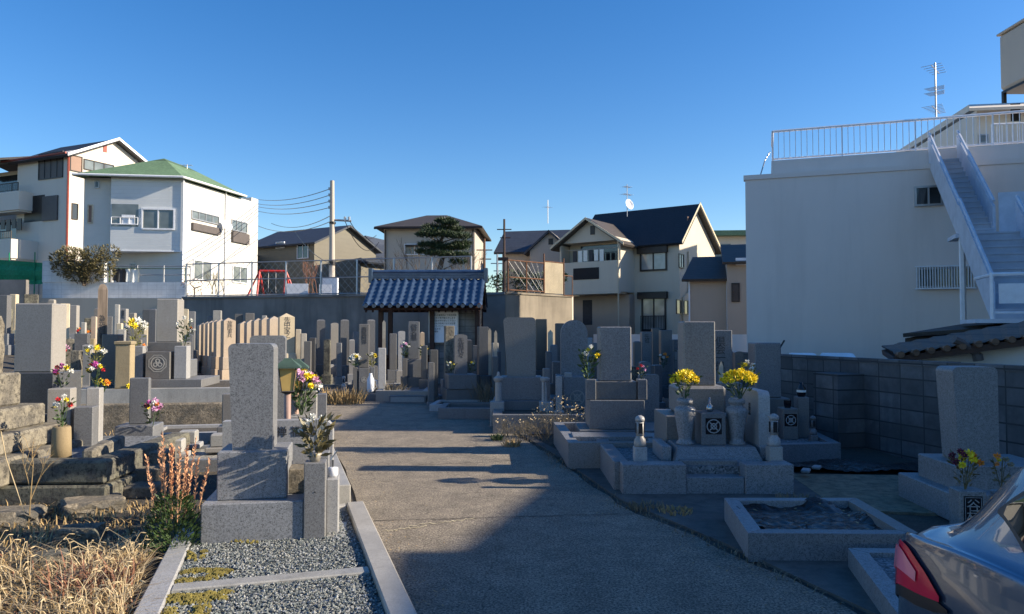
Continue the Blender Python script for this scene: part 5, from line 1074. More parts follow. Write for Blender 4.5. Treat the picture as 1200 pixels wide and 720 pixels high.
# ---- shack with tiled roof behind the wall
sh=thing('tiled_shed','low white walled shed with old brown tiled roof behind the block wall','shed',(0,0,0),0)
A=P(1047,417,11);B=P(1215,394,10.2);A2=P(1033,409,13.6);B2=P(1215,377,13)
M['tileo']=roofm('old_brown_roof_tiles',(.17,.105,.07),.12); 
def bil(u,v): return (A.lerp(B,u)).lerp(A2.lerp(B2,u),v)
m=MB(); vs=[];nx,ny=26,40
for j in range(ny+1):
    for i in range(nx+1):
        u=i/nx; p=bil(u,j/ny).copy(); p.z+=.035*abs(math.sin(j*math.pi/4))+ (.03*(1-(i%3)/3)); vs.append(tuple(p))
m.add(vs,[(j*(nx+1)+i,j*(nx+1)+i+1,(j+1)*(nx+1)+i+1,(j+1)*(nx+1)+i) for j in range(ny) for i in range(nx)]); obj('roof',m,'tileo',sh)
obj('roof_deck',MB().slab([A-Vector((0,0,.02)),B-Vector((0,0,.02)),B2-Vector((0,0,.02)),A2-Vector((0,0,.02))],.09),'wood',sh)
m=MB()
for i in range(9): p=A.lerp(B,(i+.5)/9); m.tube(p+Vector((-.02,-.05,-.0)),p+Vector((0,.08,0)),.05,n=8)
obj('verge_tile',m,'tileo',sh)
a=A.lerp(B,.04); b=B; off=Vector((.1,.35,0)); o1=a+off; o2=b+off
obj('wall',MB().hull([(o1.x,o1.y,-.4),(o2.x,o2.y,-.4),(B2.x,B2.y-.3,-.4),(A2.x+.5,A2.y-.3,-.4)],[(o1.x,o1.y,o1.z-.06),(o2.x,o2.y,o2.z-.06),(B2.x,B2.y-.3,B2.z-.12),(A2.x+.5,A2.y-.3,A2.z-.1)]),'wall_white',sh)
m=MB(); p=P(1128,402,10.6); m.tube(p,p+Vector((.2,0,-.16)),.05,n=8).tube(p+Vector((-.12,0,.05)),p,.06,n=8).tube(p+Vector((.2,0,-.16)),p+Vector((.22,0,-.25)),.07,n=8); obj('drain_elbow',m,'shut_g',sh)
up=thing('shed_roof','second darker sheet roof strip at the foot of the grey building','shed',(0,0,0),0); a=P(1058,391,15.5);b=P(1215,380,15);c=P(1215,366,17.5);d=P(1075,389,17.5)
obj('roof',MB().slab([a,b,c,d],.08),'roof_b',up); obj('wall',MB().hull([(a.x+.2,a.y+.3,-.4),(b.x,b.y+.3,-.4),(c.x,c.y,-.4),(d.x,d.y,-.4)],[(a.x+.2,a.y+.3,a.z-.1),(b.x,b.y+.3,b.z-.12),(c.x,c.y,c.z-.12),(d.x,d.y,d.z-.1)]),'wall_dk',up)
t=thing('brick_stub','small red brick chimney stub at the shed wall','chimney',P(1113,430,10.4),0); obj('stub',MB().cb(-.12,.12,-.08,.08,-.6,.07),'rust',t)
t=thing('wall_capping','pale sloping plaster capping on the wall right of the tall headstone','wall',(0,0,0),0); a=P(1165,437,9.4); b=P(1290,452,8.2); obj('capping',MB().slab([a,b,b+Vector((.3,.3,0)),a+Vector((.3,.3,0))],.07),'wall_white',t); obj('wall_face',MB().hull([(a.x+.05,a.y+.05,-.3),(b.x+.05,b.y+.05,-.3),(b.x+.3,b.y+.3,-.3),(a.x+.3,a.y+.3,-.3)],[(a.x+.05,a.y+.05,a.z-.05),(b.x+.05,b.y+.05,b.z-.05),(b.x+.3,b.y+.3,b.z-.05),(a.x+.3,a.y+.3,a.z-.05)]),'wall_cream',t)
# covered vans/white cabinets behind the wall
for i,(xa_,xb2) in enumerate(((924,956),(962,1000))):
    Y=13.5; a=P(xa_,418,Y); b=P(xb2,418,Y); t=thing('outdoor_unit',['left white rounded utility box behind the block wall','right white rounded utility box behind the block wall'][i],'utility box',((a.x+b.x)/2,Y,-.2),-15,'white utility boxes behind the wall'); hw=(b.x-a.x)/2
    obj('casing',MB().hull([(-hw,-.3,0),(hw,-.3,0),(hw,.3,0),(-hw,.3,0)],[(-hw,-.3,a.z+.15),(hw,-.3,a.z+.15),(hw,.3,a.z+.15),(-hw,.3,a.z+.15)]).hull([(-hw,-.3,a.z+.152),(hw,-.3,a.z+.152),(hw,.3,a.z+.152),(-hw,.3,a.z+.152)],[(-hw*.8,-.2,a.z+.26),(hw*.8,-.2,a.z+.26),(hw*.8,.2,a.z+.26),(-hw*.8,.2,a.z+.26)]),'white',t)
t=thing('vent_pipe','thin curved dark pipe rising behind the block wall','pipe',P(914,418,13),0); obj('pipe',MB().path([(0,0,-1),(0,0,.15),(.08,0,.28)],.015),'frame_d',t)
# ================================================================ LEFT FRONT GRAVES
RL=17
kd=Vector((-.74,2.43,0)).normalized(); kx=Vector((kd.y,-kd.x,0))      # along kerb, to its right
def LP(u,v,z=0): p=Vector((-.57,4.27,0))+kd*v-kx*u; return (p.x,p.y,z)  # u = metres left of the lane kerb, v = along it
def lthing(n,l,c,u,v,z=0,g=None): return thing(n,l,c,LP(u,v,z),RL,g)
# gravel forecourt plot
t=lthing('grave_plot','pale granite kerbed forecourt of loose gravel at the bottom left','grave plot',0,0,0,'stone kerbed grave plots')
u_g=1.46
obj('kerb',MB().cb(-.15,.0,-1.4,2.55,0,.11,.01),'gran_w',t); obj('kerb',MB().cb(-u_g,-u_g+.14,-1.4,2.1,0,.09,.01),'gran_l',t)
obj('kerb',MB().cb(-u_g+.142,-.152,.62,.74,0,.085,.008),'gran_w',t,label='pale divider kerb across the gravel'); obj('kerb',MB().cb(-.42,-.152,2.45,2.55,0,.1,.01),'gran_w',t)
gbm=plain('grey_green_pebbles',(.20,.21,.20),.7,0,.3,3)
k=N('mixed_pebbles'); gi=k.n('ShaderNodeNewGeometry'); rr=k.n('ShaderNodeValToRGB'); 
rr.color_ramp.elements[0].color=(.07,.08,.08,1); rr.color_ramp.elements[1].color=(.36,.37,.36,1)
for ps,cc in ((.25,(.10,.12,.12,1)),(.55,(.21,.23,.22,1)),(.72,(.25,.245,.21,1)),(.85,(.28,.29,.29,1))):
    e=rr.color_ramp.elements.new(ps); e.color=cc
k.l(gi.outputs['Random Per Island'],rr.inputs[0]); M['pebbles']=k.done(rr.outputs[0],.75)
M['moss']=plain('yellow_moss',(.22,.18,.045),.95,0,.5,20)
def pebble_field(u0,u1,v0,v1,z,n,seed,rmin=.006,rmax=.012):
    g=np.random.default_rng(seed); base=np.array([(1,0,0),(-1,0,0),(0,1,0),(0,-1,0),(0,0,1),(0,0,-1)],float); fc=np.array([(0,2,4),(2,1,4),(1,3,4),(3,0,4),(2,0,5),(1,2,5),(3,1,5),(0,3,5)])
    c=np.stack([g.uniform(u0,u1,n),g.uniform(v0,v1,n),z+g.uniform(-.004,.012,n)],1); s_=g.uniform(rmin,rmax,(n,1))*g.uniform(.6,1.3,(n,3)); an=g.uniform(0,6.28,n)
    V=base[None]*s_[:,None]; V=V+g.uniform(-.3,.3,V.shape)*s_[:,None]; ca,sa=np.cos(an)[:,None],np.sin(an)[:,None]; x=V[...,0]*ca-V[...,1]*sa; y=V[...,0]*sa+V[...,1]*ca; V=np.stack([x,y,V[...,2]*.7],-1)+c[:,None]
    Fx=(fc[None]+np.arange(n)[:,None,None]*6).reshape(-1,3); me=bpy.data.meshes.new('gravel'); me.from_pydata(V.reshape(-1,3).tolist(),[],Fx.tolist()); me.materials.append(M['pebbles']); return me
for i,(v0,v1,n) in enumerate(((-1.3,.62,17000),(.745,1.72,8200),(1.72,2.44,900))):
    u0,u1=(-u_g+.145,-.155) if i<2 else (-.42,-.155)
    o=obj('gravel',pebble_field(u0,u1,v0,v1,.062,n,i),None); o.location=LP(0,0); o.rotation_euler.z=R(RL); tag(o,['loose grey gravel bed in front of the divider kerb','loose grey gravel bed between the divider kerb and main grave','narrow strip of gravel beside the lane kerb'][i],'gravel',None,'stuff')
obj('bed',MB().box(-u_g+.145,-.155,-1.4,2.5,0,.06),'gravel',t)
# moss
g=np.random.default_rng(5); m=MB()
for cx_,cy_,rx_,ry_,n in ((-1.2,.9,.17,.1,560),(-1.18,.5,.2,.1,800),(-1.22,.1,.1,.25,700),(-1.25,1.35,.06,.1,80),(-.95,1.6,.1,.05,25)):
    sc_=[(cx_+rx_*g.uniform(-1,1),cy_+ry_*g.uniform(-1,1),g.uniform(.2,.6)) for _ in range(9)]
    for i in range(n):
        u_,v_,k_=sc_[i%9]; a=g.uniform(0,6.28); q=g.uniform()**.7; x=u_+rx_*k_*q*math.cos(a); y=v_+ry_*k_*q*math.sin(a)
        if -u_g+.1<x: r_=g.uniform(.004,.011); m.lathe([(r_,.06),(r_*1.1,.072+.012*(1-q)),(r_*.4,.08+.016*(1-q))],x,y,4)
o=obj('moss',m,'moss'); o.location=LP(0,0); o.rotation_euler.z=R(RL); tag(o,'yellow green moss cushions at the left edge of the gravel','moss',None,'stuff')
# main grave : corner px 235..382 base
t=thing('gravestone','large plain grey granite gravestone on a long base beside the gravel','gravestone',(G(382,641).x,G(382,641).y,0),11,gF if 0 else None)
def fx(px): # local x along the front face for a pixel
    rt=Matrix.Rotation(-R(11),3,'Z'); d=rt@ray(px,600); c=rt@(CAM-t.location); return (c+d*(-c.y/d.y)).x
def fz(px,py,y=0):
    rt=Matrix.Rotation(-R(11),3,'Z'); d=rt@ray(px,py); c=rt@(CAM-t.location); return (c+d*((y-c.y)/d.y)).z
def fx2(px,y):
    rt=Matrix.Rotation(-R(11),3,'Z'); d=rt@ray(px,560); c=rt@(CAM-t.location); return (c+d*((y-c.y)/d.y)).x
zA=fz(300,589); xL=fx(235); xS=fx(356)
obj('lower_base',MB().cb(xL,xS-.002,0,.75,0,zA,.008),'gran',t)
yB=.1; zB=fz(300,529,yB); x1_,x2_=fx2(254,yB),fx2(336,yB); obj('middle_base',MB().cb(x1_,x2_,yB,yB+.46,zA+.001,zB,.008),'gran',t)
yC=.17; zC=fz(300,403,yC); x1_,x2_=fx2(272,yC),fx2(319,yC); m=shaft_mesh(x2_-x1_,.3,zB+.001,zC,'corner'); m.v=[(x+(x1_+x2_)/2,y+yC+.15,z) for x,y,z in m.v]; obj('shaft',m,'gran',t)
zV=fz(368,543,-.02); obj('vase_stand',MB().cb(xS,fx(381.5),-.02,.16,0,zV,.006),'gran',t)
obj('vase_stand',MB().cb(xS,fx(381.5),.45,.62,0,zV,.006),'gran',t)
m=MB(); q=fx(369); zq=fz(369,577,-.022); m.lathe([(.005,0),(.005,.003)],0,0,10); hole=obj('drain_hole',m,'dark',t); hole.location=(q,-.0205,zq); hole.rotation_euler=(R(90),0,0)
obj('stone_step',MB().cb(x2_-.02+.1,xS-.01,.25,.5,zA,zA+.19),'rough',t)
obj('side_post',MB().cb(fx2(383,.15),fx2(397,.15),.12,.34,0,fz(390,562,.12),.006),'gran_l',t); obj('side_foot',MB().cb(fx2(382.5,.0),fx2(406,.0),-.0,.45,0,.07),'gran_w',t)
aL=at(t,fx(368),.07,zV)
bouquet('white flowers with bronze green leaves on the main grave vase stand',aL,.36,.27,['fw','fw','fw','fw','fw'],9,'leaf_b',130,br=.022,ll=.09)
obj('vase_cup',MB().lathe([(.035,zV),(.045,zV+.04),(.05,zV+.06)],fx(368),.07,12),'gran_w',t,True)
cup=at(t,fx2(390,.2),.23,fz(390,562,.12)); tt=thing('incense_cup','small white ceramic cup with metal holder beside the black name panel','cup',cup,0); obj('cup_body',MB().lathe([(.03,0),(.04,.02),(.04,.07),(.02,.075)],n=12),'white',tt,True); obj('holder',MB().tube((0,0,.07),(0,0,.13),.008).tube((-.02,0,.13),(.03,0,.2),.006),'steel',tt)
tt=thing('white_cup','small white plastic cup on the base ledge of the main grave','cup',at(t,xL+.12,.18,zA),0); obj('cup_body',MB().lathe([(.03,0),(.038,.1),(.034,.1)],n=12),'white',tt,True)
# name slab behind with black panel
Ys=6.45; t=thing('name_slab','wide granite name slab with rounded corner and black lettered panel','name stone',(P(394,0,Ys).x,Ys,0),9)
w_=.9; zz=P(360,492,Ys).z; r=.09; pts=[(-w_,0),(0,0)]+[(-r+r*math.cos(a),zz-r+r*math.sin(a)) for a in [math.pi/2*i/6 for i in range(7)]]+[(-w_,zz)]; obj('slab',MB().prism(pts,'y',0,.12),'gran_l',t)
obj('panel',MB().box(-.13,-.03,-.005,0,zz-.62,zz-.13),'black',t); m=MB(); 
for a,b,c,d in ((-.122,-.038,zz-.14,zz-.143),(-.122,-.119,zz-.61,zz-.143),(-.041,-.038,zz-.61,zz-.143)): m.box(a,b,-.0065,-.005,min(c,d),max(c,d))
obj('panel_border',m,'gran_w',t); text('inscription','法名釋',.075,'carve_w',t,(-.08,-.0065,zz-.27),ext=.001)
text('inscription','禅 福 様',.095,'carve_d',t,(-.3,-.002,zz-.1),False); text('inscription','寺',.1,'carve_d',t,(-.47,-.002,zz-.27),False)
# second grave behind main
t=tomb('grey rounded gravestone directly behind the main grave headstone',312,393.5,7.7,35,'gran','corner',14,zb=.0,sh=(.22,.2))
tt=thing('vase_post','pale granite flower post behind the wide name slab','vase post',(P(358,0,7.3).x,7.3,0),12); H3=P(0,487,7.25).z; obj('post',MB().cb(-.14,.14,-.1,.1,0,H3),'gran_l',tt); obj('post_back',MB().cb(-.14,.14,.1,.2,0,H3+.22),'gran_l',tt)
bouquet('large yellow white and pink bouquet under the copper garden lamp',at(tt,.0,-.02,H3),.42,.38,['fy','fp','fw','fy','fp','fp','fy'],24,'leaf',120,br=.04,ll=.08)
# garden lamps
M['copper']=plain('green_copper_roof',(.06,.105,.08),.7,.2,.25,10); M['lampgl']=plain('amber_lamp_glass',(.62,.42,.14),.35,0,.15,5); M['polem']=plain('pinkish_lamp_pole',(.36,.24,.20),.6,.1,.2,6)
for i,(px,yt,Y,l) in enumerate([(338,420,6.95,'nearer green roofed garden lamp on a pinkish pole'),(348,421,7.4,'farther green roofed garden lamp half hidden behind the nearer one')]):
    z=P(px,yt,Y).z; t=thing('garden_lamp',l,'lamp',((px-600)/F*Y,Y,0),12,'twin green roofed garden lamps'); H_=z
    obj('pole',MB().lathe([(.03,0),(.03,H_-.28)],n=10),'polem',t,True)
    obj('lamp_body',MB().lathe([(.07,H_-.30),(.105,H_-.085)],n=4),'lampgl',t)
    m=MB()
    for a in range(4):
        an=math.pi/4+a*math.pi/2; m.tube((.07*math.cos(an),.07*math.sin(an),H_-.30),(.108*math.cos(an),.108*math.sin(an),H_-.085),.006,n=4)
    m.lathe([(.03,H_-.33),(.085,H_-.305),(.075,H_-.298)],n=4); obj('lamp_frame',m,'gcurt',t)
    obj('lamp_roof',MB().lathe([(.165,H_-.09),(.16,H_-.075),(.06,H_-.015),(.045,H_),(.0,H_+.002)],n=4),'copper',t)
# kerb along the lane behind the forecourt
t=thing('grave_plot','raised pale granite kerb along the left edge of the lane','grave plot',(P(420,0,6.9).x,6.72,0),17,'stone kerbed grave plots')
obj('kerb',MB().cb(-.15,0,0,3.2,0,.25),'gran_w',t); obj('kerb',MB().cb(-.26,-.152,0,3.2,0,.2),'gran_l',t); obj('kerb',MB().cb(-1.0,-.262,2.9,3.1,0,.25),'gran_w',t)
t=thing('grave_plot','second granite kerb plot farther along the left edge of the lane','grave plot',(-2.45,10.1,0),17,'stone kerbed grave plots')
obj('kerb',MB().cb(-.15,0,0,2.4,0,.3),'gran_l',t); obj('kerb',MB().cb(-1.3,-.152,0,.15,0,.3),'gran_l',t); obj('bed',MB().box(-1.3,-.152,.15,2.4,0,.24),'gravel',t)
for px,yt,Y,wp,l in ((375,462,11.5,14,'low wide stone beside the lane behind the large bouquet'),(318,418,9.6,14,'narrow stone behind the grey rounded gravestone'),(268,462,9.9,16,'low grey stone showing left of the main headstone')): tomb(l,px,yt,Y,wp,'gran_m','flat',14,sh=(.2,.2))
# ================================================================ VEGETATION
def blades(n,fn,mat,name,label,seed,cat='grass',hh=(.1,.35),ww=.006,bend=.5,loc=(0,0,0)):
    g=np.random.default_rng(seed); V=[];Fc=[]
    for i in range(n):
        x,y,s_=fn(g); z=gz(x,y); h_=g.uniform(*hh)*s_; a=g.uniform(0,6.28); dx,dy=math.cos(a),math.sin(a); b=g.uniform(.1,bend)*h_; px_,py_=-dy*ww,dx*ww; k_=len(V)
        V+=[(x-px_,y-py_,z),(x+px_,y+py_,z),(x+dx*b*.4-px_*.7,y+dy*b*.4-py_*.7,z+h_*.6),(x+dx*b*.4+px_*.7,y+dy*b*.4+py_*.7,z+h_*.6),(x+dx*b*1.4,y+dy*b*1.4,z+h_*g.uniform(.7,1))]
        Fc+=[(k_,k_+1,k_+3,k_+2),(k_+2,k_+3,k_+4)]
    m=MB(); m.v=V; m.f=Fc; o=obj(name,m,mat); tag(o,label,cat,None,'stuff'); return o
def seed_heads(n,fn,mat,name,label,seed,hh=(.15,.4),hl=.05,r=.008):
    g=np.random.default_rng(seed); m=MB()
    for i in range(n):
        x,y,s_=fn(g); z=gz(x,y); h_=g.uniform(*hh)*s_; a=g.uniform(0,6.28); L=g.uniform(.2,.8)*h_; p0=Vector((x,y,z)); p1=p0+Vector((math.cos(a)*L*.3,math.sin(a)*L*.3,h_*.7)); p2=p0+Vector((math.cos(a)*L,math.sin(a)*L,h_)); m.tube(p0,p1,.0022,n=3,cap=False).tube(p1,p2,.002,n=3,cap=False)
        p3=p2+Vector((math.cos(a)*hl,math.sin(a)*hl,-hl*.2)); pm=(p2+p3)/2; m.tube(p2,pm,.002,r,n=5).tube(pm,p3,r,.002,n=5)
    o=obj(name,m,mat); tag(o,label,'grass',None,'stuff'); return o
def fA(g):
    v=g.uniform(); x=g.uniform(-3.6,-1.62); y=4.0+1.55*g.uniform()**1.3; 
    lim=-2.12-.42*(y-4.27)
    if x>lim: x=lim-g.uniform(0,.4)
    return x,y,1.0 if y<5.2 else .7
blades(2600,fA,'straw','dry_grass','dense pale dry grass filling the bottom left corner',1,hh=(.03,.15),bend=1.6)
blades(900,fA,'straw2','dry_grass','bleached straw blades over the dry grass at bottom left',2,hh=(.05,.24),bend=1.8,ww=.004)
seed_heads(150,fA,'straw2','dry_grass','arching foxtail seed heads over the bottom left grass',3,hh=(.1,.3),hl=.035,r=.005)
blades(3000,fA,'twig_g','dry_grass','dull brown matted dead grass under the bottom left straw',9,hh=(.02,.10),bend=2.6,ww=.005)
blades(700,fA,'straw_r','dry_grass','scattered rusty stems through the bottom left grass',10,hh=(.03,.14),bend=1.6,ww=.004)
def fB(g): a=g.uniform(0,6.28); q=math.sqrt(g.uniform()); return -2.55+.25*q*math.cos(a),4.6+.25*q*math.sin(a),1
blades(260,fB,'straw_r','dry_grass','reddish dry stems at the right end of the dry grass',4,hh=(.1,.26),bend=.6)
def fC(g): return g.uniform(-4.6,-2.6),g.uniform(5.6,7.0),.6
blades(1500,fC,'straw','dry_grass','thin dry grass around the fallen stones at left',5,hh=(.04,.16),bend=1.3)
def fLit(g): return g.uniform(-6.5,-2.6),g.uniform(7.2,11.5),.5
blades(1400,fLit,'straw','dry_grass','sparse dead grass between the left terraces',6,hh=(.03,.12),bend=1.3)
# fallen stones
for i,(px,py,s_,mt,l) in enumerate([(95,640,.3,'gran_b','dark lichen covered boulder in the dry grass'),(16,612,.42,'rough','tan sloping stone slab at the left edge above the grass'),(110,598,.5,'rough','flat tan stone in the left dry ground'),(60,665,.22,'gran_b','smaller dark boulder half buried in straw')]):
    p=G(px,py); t=thing('boulder' if i in (0,3) else 'fallen_slab',l,'stone',(p.x,p.y,-.02),rnd.uniform(10,40)); m=shaft_mesh(s_,s_*.8,0,s_*.55 if i in(0,3) else .13,'rough'); obj('stone',m,mt,t)
# orange spiky plant with green base
p=G(203,650); t=thing('dried_plant','tall orange dried flower spikes rising from a green leafy clump','plant',(p.x,p.y,0),0)
m=MB(); g=np.random.default_rng(11)
for i in range(18):
    a=g.uniform(0,6.28); q=g.uniform(.02,.16); b=Vector((q*math.cos(a),q*math.sin(a),.25)); h_=g.uniform(.62,.88); top=Vector((b.x*1.55+g.uniform(-.05,.05),b.y*1.3,h_)); m.tube(b,top,.004,.002,n=4)
    L=(top-b).length
    for j in range(46):
        f=.3+.7*j/46; c=b.lerp(top,f); rr=.014*(1-abs(f-.6)*1.1); an=g.uniform(0,6.28); m.leaf(c,(math.cos(an)*.6,math.sin(an)*.6,.8),.03,.012)
obj('flower_spikes',m,'straw_o',t)
m=MB()
for i in range(1900):
    a=g.uniform(0,6.28); z=g.uniform(0,.42); q=.2*math.sqrt(g.uniform())*(1-.5*(z/.42)**2); m.leaf((q*math.cos(a),q*math.sin(a),z),(math.cos(a)*.6,math.sin(a)*.6,g.uniform(.2,1)),.045,.011)
obj('leaves',m,'leaf',t)
# thin dry umbel weeds at left
p=G(45,640); t=thing('dry_weed','thin branching dry weed with tiny seed heads at the left wall','plant',(P(47,0,6.3).x,6.3,0),0); m=MB()
def twig(m,p,d,L,r,lev,g,spread=.6,ml=None):
    q=p+d*L; m.tube(p,q,r,r*.6,n=5 if lev>1 else 3,cap=False)
    if lev<=0:
        return
    for i in range(g.integers(2,4)):
        dd=(d+Vector((g.uniform(-1,1),g.uniform(-1,1),g.uniform(-.5,.8)))*spread).normalized(); twig(m,p.lerp(q,g.uniform(.55,1)),dd,L*g.uniform(.55,.8),r*.6,lev-1,g,spread)
twig(m,Vector((0,0,0)),Vector((.05,0,1)),.32,.006,4,g,.55); obj('stems',m,'straw',t); t.location.z=.0
m=MB(); m.path([(0,0,0),(-.2,0,.55),(-.25,0,.78)],.004)
for i in range(20): a=g.uniform(0,6.28); m.leaf((-.25,0,.78),(math.cos(a),math.sin(a),.4),.04,.015)
obj('seed_stalk',m,'straw2',t)
# dead bush right of the lane
gd=np.random.default_rng(21)
t=thing('dead_bush','sprawling dead brown bush with pale fluffy seed heads beside the lane','bush',(P(632,0,11.3).x,11.3,0),0,'dead bushes')
m=MB(); fl=MB()
for i in range(85):
    x=gd.uniform(-.65,.55); y=gd.uniform(-.3,.35); b=Vector((x,y,0)); hh_=.30+.22*math.exp(-((x-.3)/.4)**2); d=Vector((gd.uniform(-.7,.7),gd.uniform(-.7,.4),gd.uniform(.5,1.2))).normalized(); twig(m,b,d,hh_*.45,.004,3,gd,.7)
obj('twigs',m,'twig_g',t)
for i in range(300):
    x=gd.uniform(-.1,.75) if i%3 else gd.uniform(-.7,.7); z=.22+gd.uniform(0,.38)*math.exp(-((x-.3)/.45)**2)+gd.uniform(0,.08); c=Vector((x,gd.uniform(-.35,.3),z)); a=gd.uniform(0,6.28); fl.leaf(c,(math.cos(a),math.sin(a),.7),.035,.015)
obj('seed_heads',fl,'straw2',t)
def clump(label,px,Y,wd,h_,mat,n,seed,group='dead grass clumps among the graves'):
    g=np.random.default_rng(seed); t=thing('grass_clump',label,'grass clump',((px-600)/F*Y,Y,gz((px-600)/F*Y,Y)),0,group); m=MB()
    for i in range(n):
        a=g.uniform(0,6.28); q=wd*.5*math.sqrt(g.uniform()); b=Vector((q*math.cos(a),q*math.sin(a),0)); hh_=h_*g.uniform(.5,1); d=Vector((math.cos(a)*g.uniform(0,.6)+g.uniform(-.3,.3),math.sin(a)*g.uniform(0,.6),1)).normalized(); e=b+d*hh_; mid=b.lerp(e,.6); e.z-=hh_*.15; s_=d.cross(Vector((g.uniform(-1,1),g.uniform(-1,1),0))).normalized()*.006; m.add([b-s_,b+s_,mid+s_,mid-s_,e],[(0,1,2,3),(3,2,4)])
    obj('blades',m,mat,t); return t
clump('sunlit golden dead grass clump left of the square crest grave',404,17.0,.9,.5,'straw',420,31); clump('small dead grass clump beside the pale post stone',459,18.2,.6,.55,'twig_g',260,32); clump('dull dead grass clump right of the pavilion',580,16.6,1.0,.8,'twig_g',420,33); clump('dead grass clump behind the finial posts',602,15.4,.6,.5,'twig_g',200,34)
clump('small dry tuft at the lane edge near the dead bush',600,10.6,.25,.14,'straw',90,35); clump('dry tuft on the right concrete edge of the lane',757,6.9,.35,.08,'twig_g',90,36); clump('green tuft at the corner of the dead bush',583,11.2,.18,.15,'leaf',70,37); clump('low dry tuft beside the stepped kerb',790,6.7,.3,.08,'straw',100,38); clump('dry tuft behind the tarp plot',930,7.1,.4,.12,'twig_g',120,39)
clump('orange dry grass at the foot of the left terrace',115,9.8,.8,.12,'straw_o',260,40)
def fE(g):
    i=g.integers(0,7); a=[(2.0,4.27),(1.55,5.6),(.98,7.04),(.62,9.2),(.46,10.06),(-.15,12.6),(-.8,15.6),(-2.6,20)]; f=g.uniform(); return a[i][0]+(a[i+1][0]-a[i][0])*f+g.normal()*.05,a[i][1]+(a[i+1][1]-a[i][1])*f,.6
blades(900,fE,'twig_g','verge_grass','thin weeds along the right edge of the asphalt lane',8,hh=(.02,.09),bend=1.5,ww=.004)
# litter leaves and grit on the lane
g=np.random.default_rng(50); m=MB()
for i in range(520):
    y=g.uniform(4,14); x=g.uniform(-3,2.2)
    e=abs(g.normal())*.25; 
    if i%2: 
        xr_=np.interp(y,[4.27,5.6,7.04,10.06,12.6],[2.0,1.55,.98,.46,-.15]); x=xr_-e
    else:
        xl_=np.interp(y,[4.27,6.7,10.1,12.8],[-.57,-1.31,-2.35,-3.1]); x=xl_+e+.02
    m.leaf((x,y,.012),(g.uniform(-1,1),g.uniform(-1,1),.08),g.uniform(.01,.035),.012,Vector((0,0,1)))
o=obj('leaf_litter',m,'straw'); tag(o,'small dry leaves and grit scattered along the lane edges','leaf litter',None,'stuff')
# hedge shrub on the white wall
def leafball(m,c,r,n,L,W,g,sq=.8):
    for i in range(n):
        d=Vector((g.normal(),g.normal(),g.normal()*sq)); d.normalize(); q=r*g.uniform(.45,1)**.5; m.leaf(Vector(c)+Vector((d.x*q,d.y*q,d.z*q*sq)),d+Vector((0,0,.4)),L*g.uniform(.6,1.2),W)
def tree(label,name,loc,trunk,balls,lm,tm,L,W,dens,g,cat='tree',group=None,branches=True):
    t=thing(name,label,cat,loc,0,group); m=MB(); m.path([Vector(p) for p,_ in trunk],[r for _,r in trunk],8)
    if branches:
        for c,r in balls:
            q=min(trunk,key=lambda a:abs(a[0][2]-(c[2]-r*.6)))[0]; m.tube(Vector(q),Vector(c),.05 if r>.5 else .03,.015,n=5)
    obj('trunk',m,tm,t); cr=MB()
    for c,r in balls: leafball(cr,c,r,int(dens*r*r),L,W,g)
    obj('crown',cr,lm,t); return t
z=P(95,330,31).z; o_=P(97,318,31.3)
g=np.random.default_rng(60)
balls=[((P(x,y,31.3)-o_)[:],r) for x,y,r in ((72,304,.42),(76,314,.45),(90,322,.4),(108,322,.4),(85,304,.6),(98,308,.65),(105,318,.5),(112,300,.5),(120,310,.45),(128,297,.4),(90,318,.5),(80,296,.3),(125,318,.3))]
tree('bushy olive brown shrub growing over the end of the white block wall','wall_shrub',o_,[((0,.1,-.6),.08),((0,.1,0),.05)],balls,'leaf_b','twig',.14,.04,2000,g,'shrub')
o_=P(228,338,30.6); tree('thin half bare shrub at the right end of the white block wall','wall_shrub',o_,[((0,0,-1),.04),((0,0,0),.03)],[((-.2,0,.2),.35),((.3,0,.1),.3),((0,0,-.2),.3)],'straw_r','twig',.1,.03,500,g,'shrub')
# pine
Yp=27.6; o_=P(516,333,Yp)+Vector((0,0,-.6)); g=np.random.default_rng(61)
t=thing('pine_tree','dark green pine with layered cloud pruned pads behind the pavilion roof','tree',o_,0)
W=lambda x,y,dy=0:(P(x,y,Yp+dy)-o_)
m=MB(); tr=[W(516,333)-Vector((0,0,.4)),W(515,318),W(519,300),W(516,285),W(521,270),W(522,260)]; m.path(tr,[.11,.10,.085,.07,.05,.03],8)
pads=[(521,260,.32),(508,268,.42),(530,270,.42),(500,276,.38),(519,276,.45),(538,278,.42),(504,288,.42),(520,291,.45),(536,291,.45),(541,287,.35),(500,296,.4),(512,298,.4),(528,300,.42),(540,300,.3),(537,308,.3),(506,272,.3),(527,263,.3)]
cr=MB()
for x,y,r in pads:
    dy=g.uniform(-.5,.5); c=W(x,y,dy); m.tube(min(tr,key=lambda q:abs(q.z-(c.z-.25))),c,.03,.012,n=5)
    for i in range(int(2600*r)):
        d=Vector((g.normal(),g.normal(),g.normal()*.3)); d=d.normalized()*r*g.uniform(.1,1)**.5; d.z*=.42; nd=Vector((g.normal()*.7+d.x,g.normal()*.7+d.y,abs(g.normal())*.6+.25)); cr.leaf(c+d,nd,.16,.022)
obj('trunk',m,'twig',t); obj('crown',cr,'leaf_d',t)
